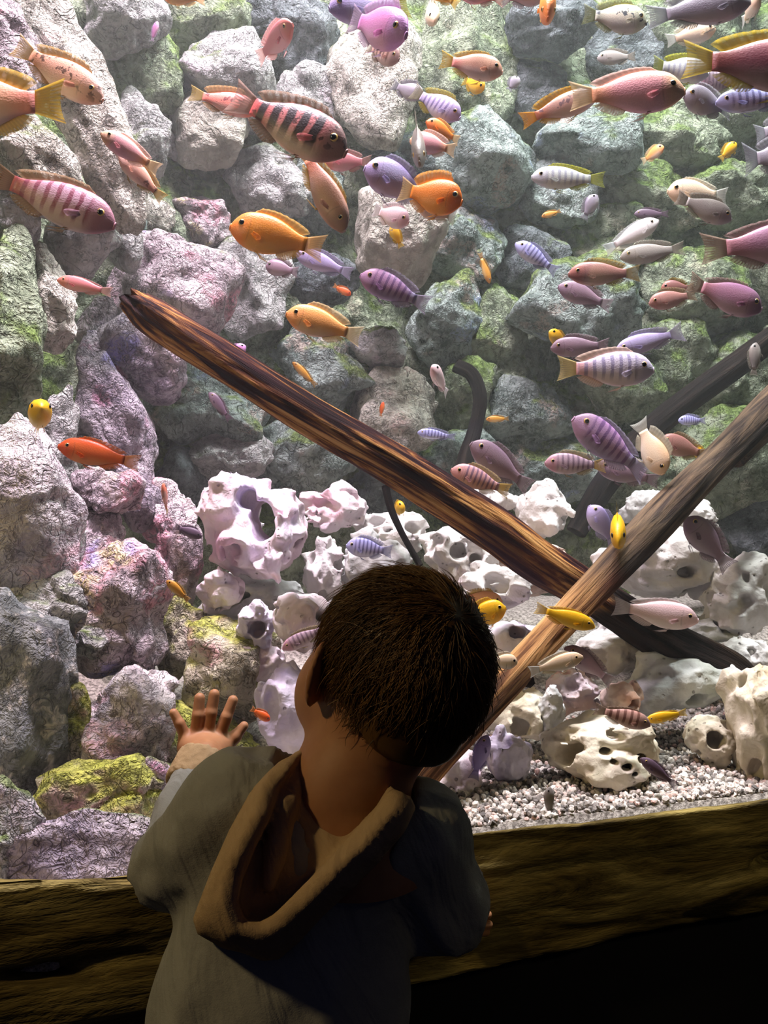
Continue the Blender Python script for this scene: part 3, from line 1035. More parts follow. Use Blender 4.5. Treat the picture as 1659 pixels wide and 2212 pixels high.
s2 = empty('driftwood_log', Matrix.Translation(Vector(P(890, 1695, 0.99))), label='slim tan-footed driftwood log leaning up to the right across the thick log', category='log')
bpy.context.view_layer.update()
keep(log_part('trunk', [(875, 1722, 0.975, 34), (960, 1620, 0.99, 36), (1080, 1490, 1.04, 37), (1180, 1380, 1.085, 36), (1280, 1275, 1.115, 39), (1360, 1190, 1.16, 40), (1470, 1075, 1.26, 38), (1580, 965, 1.38, 34), (1680, 860, 1.48, 34), (1850, 690, 1.64, 30), (1930, 610, 1.74, 27)], M_LOGT, seed=12, nseg=48, ridge=0.09), s2)
keep(log_part('fork', [(1590, 985, 1.40, 24), (1640, 945, 1.46, 20), (1700, 900, 1.52, 16)], M_LOGG, seed=15, nseg=24), s2)
keep(log_part('stub', [(1120, 1450, 1.055, 22), (1140, 1470, 1.06, 16), (1150, 1480, 1.06, 8)], M_LOGD, seed=16, nseg=18), s2)

log_part('driftwood_branch', [(1930, 560, 1.79, 20), (1820, 630, 1.76, 22), (1690, 715, 1.72, 24), (1590, 790, 1.72, 26), (1480, 870, 1.70, 27), (1390, 945, 1.68, 27), (1310, 1040, 1.66, 26), (1245, 1150, 1.64, 22)], M_LOGD, seed=20, nseg=32,
         label='dark branch slanting behind the striped fish to the right edge', category='branch')
log_part('driftwood_branch', [(985, 790, 1.78, 16), (1020, 810, 1.77, 16), (1037, 860, 1.76, 15), (1025, 930, 1.75, 15), (1005, 1000, 1.72, 17), (998, 1080, 1.68, 17)], M_LOGD, seed=22, nseg=24,
         label='curved dark branch standing in the middle of the back wall', category='branch')
log_part('driftwood_twig', [(832, 1050, 1.34, 8), (845, 1100, 1.33, 8), (870, 1155, 1.32, 7), (908, 1222, 1.30, 7)], M_LOGD, seed=24, nseg=14,
         label='thin dark twig hanging under the thick log above the child', category='twig')
# ------------------------------------------------------------------ the child
t = NT('skin')
n = t.noise(t.pos(), 60, 3)
t.b.inputs['Subsurface Weight'].default_value = 0.15
t.b.inputs['Subsurface Radius'].default_value = (0.012, 0.004, 0.002)
M_SKIN = t.done(t.mix(n, C('#946444'), C('#ac7c56')), 0.55, 0.3)


def cloth(name, c1, c2):
    t = NT(name)
    n = t.noise(t.pos(), 18, 4, 0.6)
    w = t.noise(t.pos(), 900, 2, 0.5)
    rot_ = t.n('ShaderNodeMapping'); t.link(t.pos(), rot_.inputs[0])
    rot_.inputs['Rotation'].default_value = (0.15, 0.42, 0.0)
    fo = t.noise(t.scale(rot_.outputs[0], (34, 20, 7)), 1.0, 3, 0.5, 0.6)       # long soft creases
    hgt = t.math('ADD', t.math('MULTIPLY', fo, 1.6), t.math('ADD', t.math('MULTIPLY', n, 0.5), t.math('MULTIPLY', w, 0.05)))
    return t.done(t.mix(n, c1, c2), 0.95, 0.05, t.bump(hgt, 0.6, 0.010))


M_HOODIE = cloth('hoodie_fleece', C('#84847e'), C('#9a9992'))
M_HOOD = cloth('hood_fleece', C('#9a8160'), C('#b29774'))
M_TROUSER = cloth('trouser_cloth', C('#23263a'), C('#2c3046'))
M_SHOE = cloth('shoe_rubber', C('#2a2a2c'), C('#3a3a3c'))

child = empty('child', Matrix.Translation((-0.09, 0.60, 0.0)), label='small child in a hooded sweatshirt with one palm on the aquarium glass', category='person')
child.name = 'person'
bpy.context.view_layer.update()

# head frame
HC = P(870, 1430, 0.665)
hu = np.array([0.33, -0.05, 0.94]); hu /= np.linalg.norm(hu)
hf = np.array([-0.50, 0.85, 0.12]); hf -= hu * (hf @ hu); hf /= np.linalg.norm(hf)
hl = np.cross(hu, hf)                                    # the child's own left
HA = np.stack([hf, hl, hu])
SK = np.array([0.080, 0.0655, 0.0735])

ear_axis = np.stack([hu * 0.95 + hf * 0.2, hl * 0.70 - hf * 0.70, np.zeros(3)])
ear_axis[0] /= np.linalg.norm(ear_axis[0])
ear_axis[1] -= ear_axis[0] * (ear_axis[1] @ ear_axis[0])
ear_axis[1] /= np.linalg.norm(ear_axis[1])
ear_axis[2] = np.cross(ear_axis[0], ear_axis[1])
ear_axisR = np.stack([hu * 0.95 + hf * 0.2, -hl * 0.70 - hf * 0.70, np.zeros(3)])
ear_axisR[0] /= np.linalg.norm(ear_axisR[0])
ear_axisR[1] -= ear_axisR[0] * (ear_axisR[1] @ ear_axisR[0])
ear_axisR[1] /= np.linalg.norm(ear_axisR[1])
ear_axisR[2] = np.cross(ear_axisR[0], ear_axisR[1])
EAR = HC + hl * 0.069 - hu * 0.027 + hf * 0.012
EARR = HC - hl * 0.069 - hu * 0.027 + hf * 0.012
NECK = P(742, 1715, 0.650)


def hd(a, b, c):
    return HC + hf * a + hl * b + hu * c


def head_sdf(p):
    d = ellip(p, HC, HA, SK)
    d = smin(d, ellip(p, hd(0.040, 0, -0.048), HA, (0.055, 0.056, 0.056)), 0.03)     # face and jaw
    d = smin(d, ellip(p, hd(0.045, 0.026, -0.056), HA, (0.034, 0.032, 0.034)), 0.02)  # cheeks
    d = smin(d, ellip(p, hd(0.045, -0.026, -0.056), HA, (0.034, 0.032, 0.034)), 0.02)
    d = smin(d, ellip(p, hd(0.078, 0, -0.092), HA, (0.016, 0.018, 0.014)), 0.02)       # chin
    d = smin(d, cone(p, hd(0.088, 0, -0.022), hd(0.102, 0, -0.048), 0.006, 0.009), 0.012)  # nose
    d = smin(d, ellip(p, hd(0.094, 0, -0.072), HA, (0.007, 0.018, 0.0045)), 0.006)    # lips
    for sgn in (1, -1):
        d = smax(d, -ellip(p, hd(0.096, 0.031 * sgn, -0.018), HA, (0.014, 0.016, 0.010)), 0.012)   # eye sockets
    # neck
    d = smin(d, cone(p, hd(-0.012, 0.004, -0.055), NECK, 0.044, 0.043), 0.025)
    d = smin(d, cone(p, NECK, NECK + [0.01, 0.0, -0.06], 0.043, 0.065), 0.03)
    # ears: shell with a hollow
    for E, AX in ((EAR, ear_axis), (EARR, ear_axisR)):
        e = ellip(p, E + AX[1] * 0.003, AX, (0.028, 0.020, 0.006))
        e = smax(e, -ellip(p, E + AX[1] * 0.002 + (hf * 0.006), AX, (0.019, 0.010, 0.005)), 0.003)
        d = smin(d, e, 0.006)
    return d


def gd_(px):
    return glassD(px) + 0.012 / math.cos(ANG)


def hp(px, py, lift=0.0075):
    return P(px, py, gd_(px) - lift)


WRIST = P(442, 1640, 0.790)


def hand_sdf(p):
    k = 0.000493
    fing = [
        [(401, 1592, 13), (388, 1563, 11), (375, 1540, 9.6)],
        [(423, 1588, 14), (428, 1545, 12.6), (431, 1508, 11.6)],
        [(447, 1586, 14), (456, 1540, 12.8), (463, 1500, 11.8)],
        [(472, 1590, 14), (489, 1549, 12.6), (503, 1513, 11.4)],
    ]
    d = np.full(len(p), 1.0)
    for fg in fing:
        e = np.full(len(p), 1.0)
        for (a, b, r0), (c, dd_, r1) in zip(fg[:-1], fg[1:]):
            bendl = 0.0105 if (a, b) == fg[0][:2] else 0.0120
            e = smin(e, cone(p, hp(a, b, 0.0100), hp(c, dd_, 0.0075 if c == fg[-1][0] else 0.0110), r0 * k, r1 * k), 0.002)
        d = smin(d, e, 0.0022)
    th = smin(cone(p, hp(478, 1622, 0.012), hp(507, 1592, 0.010), 17 * k, 14 * k), cone(p, hp(507, 1592, 0.010), hp(527, 1568, 0.0085), 13.5 * k, 10 * k), 0.003)
    pal = cone(p, hp(405, 1605, 0.012), hp(476, 1608, 0.012), 20 * k, 22 * k)
    pal = smin(pal, cone(p, hp(412, 1625, 0.014), hp(470, 1630, 0.014), 22 * k, 24 * k), 0.01)
    pal = smin(pal, cone(p, hp(442, 1625, 0.015), WRIST, 0.021, 0.019), 0.012)
    d = smin(d, pal, 0.0045)
    d = smin(d, th, 0.005)
    return d


def bp(px, py, lift):      # point in front of the right beam
    return P(px, py, glassD(px) - lift)


def hand2_sdf(p):
    d = cone(p, bp(985, 2000, 0.022), bp(1008, 1995, 0.020), 0.017, 0.016)
    for (a, b, c, e) in ((1012, 1968, 1046, 1956), (1014, 1983, 1054, 1976), (1014, 1999, 1056, 1997), (1010, 2014, 1050, 2013)):
        d = smin(d, cone(p, bp(a, b, 0.014), bp(c, e, 0.008), 0.0055, 0.0048), 0.003)
    d = smin(d, cone(p, bp(990, 1972, 0.02), bp(1012, 1945, 0.012), 0.007, 0.005), 0.004)
    d = smin(d, cone(p, bp(985, 2000, 0.025), P(975, 1990, 0.83), 0.016, 0.017), 0.006)
    return d


# body: pelvis to neck, arms, legs, one figure under the clothes
SHL, SHR = P(505, 1745, 0.655), P(895, 1805, 0.660)
ELL, ELR = P(362, 1868, 0.690), P(952, 1955, 0.680)
WRR = bp(985, 1998, 0.03)
CHEST = P(672, 1860, 0.655)
PELV = np.array([-0.092, 0.61, 0.475])


def body_sdf(p):
    d = cone(p, CHEST, PELV, 0.052, 0.06)
    d = smin(d, cone(p, NECK, CHEST, 0.04, 0.05), 0.02)
    d = smin(d, cone(p, SHL, SHR, 0.03, 0.03), 0.03)
    for a, b, c in ((SHL, ELL, WRIST), (SHR, ELR, WRR)):
        d = smin(d, cone(p, a, b, 0.029, 0.022), 0.02)
        d = smin(d, cone(p, b, c, 0.022, 0.016), 0.01)
    for sx in (-1, 1):
        hip = PELV + [0.045 * sx, 0, -0.02]
        kn = np.array([PELV[0] + 0.052 * sx, 0.625, 0.25])
        an = np.array([PELV[0] + 0.052 * sx, 0.60, 0.06])
        d = smin(d, cone(p, hip, kn, 0.052, 0.036), 0.02)
        d = smin(d, cone(p, kn, an, 0.034, 0.024), 0.01)
    return d


vs, fs, base = [], [], 0
for fn, lo, hi, h in ((head_sdf, HC - 0.17, HC + 0.15, 0.0033), (hand_sdf, P(440, 1590, 0.80) - [0.055, 0.05, 0.07], P(440, 1590, 0.80) + [0.06, 0.045, 0.06], 0.0013),
                      (hand2_sdf, bp(1000, 1990, 0.03) - [0.045, 0.06, 0.045], bp(1000, 1990, 0.03) + [0.06, 0.05, 0.05], 0.0016),
                      (body_sdf, (-0.36, 0.48, 0.02), (0.14, 0.92, 0.86), 0.008)):
    v, q = surface_nets(fn, lo, hi, h)
    vs.append(v); fs.append(q + base); base += len(v)
keep(add('body', mesh_from('body', np.vstack(vs), np.vstack(fs)), M_SKIN), child)

M_EYE = plain('child_eye', C('#2a1a12'), 0.2, 5, 0.0)
for sgn in (1, -1):
    v, f_ = ico(2)
    keep(add('eye', mesh_from('eye', v * 0.0095 + hd(0.083, 0.031 * sgn, -0.018), f_), M_EYE), child)

# sweatshirt
XS = np.array([1.0, 1.5, 1.0])


def folds(p, seed, dirv, freq, amp):
    """creases running along dirv"""
    dirv = np.asarray(dirv, float); dirv /= np.linalg.norm(dirv)
    along = p @ dirv
    q = p - np.outer(along * 0.85, dirv)
    n = vnoise(q, freq, seed)
    return amp * (1 - np.abs(n) * 2) + amp * 0.5 * vnoise(q, freq * 2.1, seed + 2)


HEM = np.array([-0.095, 0.615, 0.47])


def shirt_sdf(p):
    q = p * XS
    k = lambda a: np.asarray(a) * XS
    d = cone(q, k(P(665, 1845, 0.652)), k(P(602, 2212, 0.640)), 0.090, 0.096)
    d = smin(d, cone(q, k(P(602, 2212, 0.640)), k(HEM), 0.096, 0.100), 0.03)
    d = smin(d, cone(p, P(700, 1775, 0.655), P(508, 1742, 0.645), 0.044, 0.041), 0.025)
    d = smin(d, cone(p, P(730, 1785, 0.655), P(890, 1808, 0.655), 0.044, 0.043), 0.025)
    d = d - folds(p, 3, (0.45, 0.1, 0.9), 24, 0.0058)
    # left sleeve
    e = cone(p, P(500, 1748, 0.645), P(380, 1872, 0.668), 0.041, 0.034)
    e = smin(e, cone(p, P(362, 1868, 0.690), P(422, 1692, 0.766), 0.031, 0.0235), 0.012)
    e = e - folds(p, 8, (0.85, 0.35, 0.4), 34, 0.0040)
    d = smin(d, e, 0.016)
    # right sleeve
    e = cone(p, P(890, 1810, 0.655), P(953, 1945, 0.668), 0.044, 0.035)
    e = smin(e, cone(p, P(953, 1950, 0.668), bp(978, 1992, 0.06), 0.036, 0.026), 0.016)
    e = e - folds(p, 14, (0.5, 0.3, -0.8), 36, 0.0045)
    d = smin(d, e, 0.018)
    # neck opening
    d = smax(d, -cone(p, P(742, 1775, 0.640), P(752, 1600, 0.655), 0.052, 0.066), 0.008)
    # flat hem below
    d = smax(d, HEM[2] - p[:, 2], 0.01)
    return d


v, q = surface_nets(shirt_sdf, (-0.36, 0.47, 0.45), (0.16, 0.86, 0.88), 0.0042)
keep(add('sweatshirt', mesh_from('sweatshirt', v, q), M_HOODIE), child)


def cuff_sdf(p):
    a, b = P(420, 1690, 0.768), P(438, 1648, 0.786)
    d = cone(p, a, b, 0.0290, 0.0275)
    ax = (b - a) / np.linalg.norm(b - a)
    s = (p - b) @ ax
    d = smax(d, s - 0.006, 0.003)
    d = smax(d, -(s + 0.030), 0.004)
    d = smax(d, -cone(p, a, b + ax * 0.03, 0.0225, 0.0238), 0.003)
    return d - 0.0006 * np.sin(np.arctan2((p - a)[:, 1], (p - a)[:, 0]) * 40)


v, q = surface_nets(cuff_sdf, P(435, 1650, 0.78) - 0.06, P(435, 1650, 0.78) + 0.06, 0.0022)
keep(add('cuff', mesh_from('cuff', v, q), M_HOOD, label='ribbed tan cuff'), child)

# hood hanging open on the back
DB = 0.555             # depth of the hood rim, towards the viewer


def band(p, pts, ks=0.012):
    """flattened thick band along points (px,py,D,half width, half thickness)"""
    d = np.full(len(p), 1.0)
    W = [P(a, b, c) for a, b, c, *_ in pts]
    for i in range(len(pts) - 1):
        a, b = W[i], W[i + 1]
        ra, ta = pts[i][3], pts[i][4]
        rb, tb = pts[i + 1][3], pts[i + 1][4]
        ba = b - a
        tt = np.clip(((p - a) @ ba) / (ba @ ba), 0, 1)
        c = a + tt[:, None] * ba
        w = ra + (rb - ra) * tt
        th_ = ta + (tb - ta) * tt
        r_ = p - c
        dirn = ba / np.linalg.norm(ba)
        side = np.cross(dirn, np.array([0, 1.0, 0.15])); side /= np.linalg.norm(side)
        nor = np.cross(side, dirn)
        x = r_ @ side; y = r_ @ nor; z = r_ @ dirn
        kk = (np.abs(x / w) ** 3 + np.abs(y / th_) ** 3 + np.abs(z / w) ** 3) ** (1 / 3)
        e = (kk - 1) * np.minimum(w, th_)
        d = smin(d, e, ks)
    return d


OUT = np.array([(655, 1612), (600, 1640), (545, 1690), (490, 1790), (450, 1880), (410, 1985), (422, 2022), (480, 2055), (522, 2064), (565, 2082), (605, 2078), (650, 2040), (700, 1985),
                (760, 1930), (820, 1870), (880, 1800), (905, 1745), (890, 1712), (855, 1700), (835, 1672), (826, 1700), (790, 1735), (745, 1746), (690, 1715), (650, 1678), (662, 1640)], float)
INN = np.array([(634, 1662), (603, 1705), (582, 1770), (548, 1840), (524, 1900), (515, 1952), (530, 1985), (560, 1992), (592, 1975), (642, 1925), (702, 1865), (762, 1800), (815, 1738), (838, 1690),
                (830, 1650), (790, 1690), (745, 1700), (690, 1670), (652, 1640)], float)


def poly_sdf(q, poly):
    d = np.full(len(q), 1e9)
    s = np.ones(len(q))
    n = len(poly)
    for i in range(n):
        a, b = poly[i], poly[i - 1]
        e = b - a
        w = q - a
        t_ = np.clip((w @ e) / (e @ e), 0, 1)
        r_ = w - t_[:, None] * e
        d = np.minimum(d, (r_ ** 2).sum(1))
        c1 = q[:, 1] >= a[1]; c2 = q[:, 1] < b[1]; c3 = e[0] * w[:, 1] > e[1] * w[:, 0]
        flip = (c1 & c2 & c3) | (~c1 & ~c2 & ~c3)
        s[flip] *= -1
    return s * np.sqrt(d)


def hood_sdf(p):
    uv = np.stack([p[:, 0] / p[:, 1] * F + 829.5, 1106 - (p[:, 2] - CZ) / p[:, 1] * F], 1)
    k = 0.57 / F
    o2 = poly_sdf(uv, OUT) * k
    i2 = poly_sdf(uv, INN) * k
    dc = np.interp(uv[:, 1], [1612, 1680, 1760, 1850, 1950, 2085], [0.652, 0.612, 0.585, 0.568, 0.560, 0.560])
    wav = 0.0028 * vnoise(p * [1, 1, 0.35], 60, 5) + 0.004 * vnoise(p, 26, 9)
    dc = dc + wav - 0.010 * np.exp(-((i2 - 0.012) / 0.012) ** 2)          # rim stands proud
    sl = np.maximum(dc - 0.008 - p[:, 1], p[:, 1] - dc - 0.036)
    d = smax(o2 + 0.002, sl, 0.018)
    fl = dc + 0.020 + 0.006 * vnoise(p * [1, 1, 0.3], 45, 31)
    cav = np.maximum(i2, p[:, 1] - fl)
    d = smax(d, -cav, 0.006)
    d = d + 0.0016 * np.exp(-((i2 - 0.017) / 0.0016) ** 2)                  # hem seam
    lay = [P(655, 1645, 0.650), P(615, 1745, 0.600), P(596, 1830, 0.586), P(580, 1910, 0.578)]   # inner layer beside the left rim
    for q0, q1, r0, r1 in zip(lay[:-1], lay[1:], (0.009, 0.010, 0.009), (0.010, 0.009, 0.006)):
        d = smin(d, cone(p, q0, q1, r0, r1), 0.004)
    return d


v, q = surface_nets(hood_sdf, (-0.19, 0.50, 0.66), (0.06, 0.70, 0.88), 0.0031)
keep(add('hood', mesh_from('hood', v, q), M_HOOD, label='tan hood hanging open down the back'), child)

# trousers and shoes (below the picture)
def trouser_sdf(p):
    d = cone(p, PELV + [-0.02, 0, 0.02], PELV + [0.02, 0, 0.02], 0.085, 0.085)
    for sx in (-1, 1):
        hip = PELV + [0.046 * sx, 0, -0.02]
        kn = np.array([PELV[0] + 0.054 * sx, 0.625, 0.25])
        an = np.array([PELV[0] + 0.054 * sx, 0.60, 0.075])
        d = smin(d, cone(p, hip, kn, 0.064, 0.048), 0.02)
        d = smin(d, cone(p, kn, an, 0.047, 0.040), 0.01)
    d = smax(d, 0.055 - p[:, 2], 0.004)
    return d - 0.002 * vnoise(p, 22, 2)


v, q = surface_nets(trouser_sdf, (-0.24, 0.49, 0.03), (0.06, 0.73, 0.60), 0.008)
keep(add('trousers', mesh_from('trousers', v, q), M_TROUSER), child)
for sx in (-1, 1):
    c0 = np.array([PELV[0] + 0.054 * sx, 0.62, 0.0])

    def shoe(p):
        d = cone(p, c0 + [0, -0.045, 0.032], c0 + [0, 0.06, 0.028], 0.032, 0.030)
        d = smin(d, cone(p, c0 + [0, -0.03, 0.03], c0 + [0, -0.03, 0.07], 0.03, 0.032), 0.02)
        return smax(d, 0.001 - p[:, 2], 0.004)
    v, q = surface_nets(shoe, c0 + [-0.06, -0.10, -0.02], c0 + [0.06, 0.12, 0.12], 0.006)
    keep(add('shoe', mesh_from('shoe', v, q), M_SHOE), child)

# hair: scalp cap and strands
t = NT('hair')
hn = t.noise(t.attr(), 1.0, 2)
sp_ = t.sep(t.attr())
M_HAIR = t.done(t.mix(sp_[0], C('#3a2814'), C('#7d5a30')), 0.45, 0.35)


def hair_ok(d):
    """d: unit directions in head axes (front, left, up)"""
    th = np.interp(d[:, 0], [-1, -0.6, -0.25, 0.05, 0.35, 0.7, 1.0], [-0.72, -0.72, -0.46, -0.10, 0.16, 0.42, 0.52])
    return d[:, 2] - th


def cap_sdf(p):
    d = ellip(p, HC, HA, SK + 0.0055)
    q = (p - HC) @ HA.T
    u = q / np.linalg.norm(q, axis=1)[:, None]
    d = d - 0.0018 * vnoise(p, 55, 3) - 0.002 * vnoise(p, 25, 8)
    # nape: hair reaches down the back of the neck
    d = smin(d, ellip(p, hd(-0.040, 0, -0.045), HA, (0.034, 0.044, 0.028)), 0.02)
    return smax(d, -hair_ok(u) * 0.05, 0.006)


v, q = surface_nets(cap_sdf, HC - 0.12, HC + 0.12, 0.0034)
rh = np.random.RandomState(3)
vs, fs, at = [v], [q], [np.tile([0.25, 0, 0], (len(v), 1)) + 0.25 * vnoise(v, 40, 2)[:, None] * [1, 0, 0]]
base = len(v)
NS = 5200
dirs = rh.normal(size=(NS * 3, 3)); dirs /= np.linalg.norm(dirs, axis=1)[:, None]
dirs = dirs[hair_ok(dirs) > 0.02][:NS]
whorl = np.array([-0.62, 0.05, 0.78]); whorl /= np.linalg.norm(whorl)
SKH = SK + 0.0045
nseg = 5
t0 = dirs - whorl
t0 -= dirs * np.sum(t0 * dirs, axis=1)[:, None]
t0 /= np.linalg.norm(t0, axis=1)[:, None] + 1e-6
swirl = np.cross(dirs, t0)
t0 = t0 + 0.35 * swirl + 0.28 * rh.normal(size=dirs.shape)
t0 -= dirs * np.sum(t0 * dirs, axis=1)[:, None]
t0 /= np.linalg.norm(t0, axis=1)[:, None]
clump = vnoise(dirs, 7.0, 4)
ln = rh.uniform(0.25, 0.55, len(dirs)) * np.where(dirs[:, 2] < -0.2, 0.6, 1.0)
lift = rh.uniform(0.000, 0.007, len(dirs)) + 0.004 * np.clip(clump, 0, 1)
wild = rh.uniform(0, 1, len(dirs)) < 0.035
lift = np.where(wild, rh.uniform(0.008, 0.018, len(dirs)), lift)
pts = []
for k in range(nseg):
    s_ = k / (nseg - 1)
    ang = (ln * s_)[:, None]
    u = dirs * np.cos(ang) + t0 * np.sin(ang)
    side = np.cross(u, t0)
    u = u + side * (0.10 * np.sin(s_ * 2.5) * clump)[:, None]
    u /= np.linalg.norm(u, axis=1)[:, None]
    loc = u * (SKH + 0.0015) + u * (lift * s_ * (1.3 - 0.5 * s_))[:, None]
    pts.append(loc @ HA + HC)
pts = np.stack(pts, 1)                                    # n, nseg, 3
tang = np.gradient(pts, axis=1); tang /= np.linalg.norm(tang, axis=2)[:, :, None]
nout = (pts - HC); nout /= np.linalg.norm(nout, axis=2)[:, :, None]
sd_ = np.cross(tang, nout); sd_ /= np.linalg.norm(sd_, axis=2)[:, :, None]
wid = 0.0006 * np.linspace(1, 0.12, nseg)[None, :, None] * rh.uniform(0.6, 1.3, (len(dirs), 1, 1))
ring = [pts + sd_ * wid, pts - sd_ * wid * 0.5 + nout * wid * 0.87, pts - sd_ * wid * 0.5 - nout * wid * 0.87]
R3 = np.stack(ring, 2)                                    # n, nseg, 3, 3
nH = len(dirs)
vv = R3.reshape(-1, 3)
idx = np.arange(nH * nseg * 3).reshape(nH, nseg, 3)
qs = []
for k in range(3):
    k2 = (k + 1) % 3
    qs.append(np.stack([idx[:, :-1, k], idx[:, :-1, k2], idx[:, 1:, k2], idx[:, 1:, k]], -1).reshape(-1, 4))
cv = np.repeat(np.clip(0.45 + 0.35 * clump + 0.25 * rh.normal(size=nH), 0, 1), nseg * 3)
vs.append(vv); fs.append(np.vstack(qs) + base); at.append(np.stack([cv, cv, cv], 1))
keep(add('hair', mesh_from('hair', np.vstack(vs), np.vstack(fs), np.vstack(at)), M_HAIR, label='short tousled dark brown hair'), child)
# ------------------------------------------------------------------ fish
def sp(main, back=None, belly=None, head=None, ped=None, fin=None, tail=None, bar=None, nb=0, bs=0.0, blotch=0.0, eye='#d8b060'):
    return dict(main=main, back=back or main, belly=belly or main, head=head or main, ped=ped or main, fin=fin or main, tail=tail or fin or main, bar=bar or '#3a3040', nb=nb, bs=bs, blotch=blotch, eye=eye)


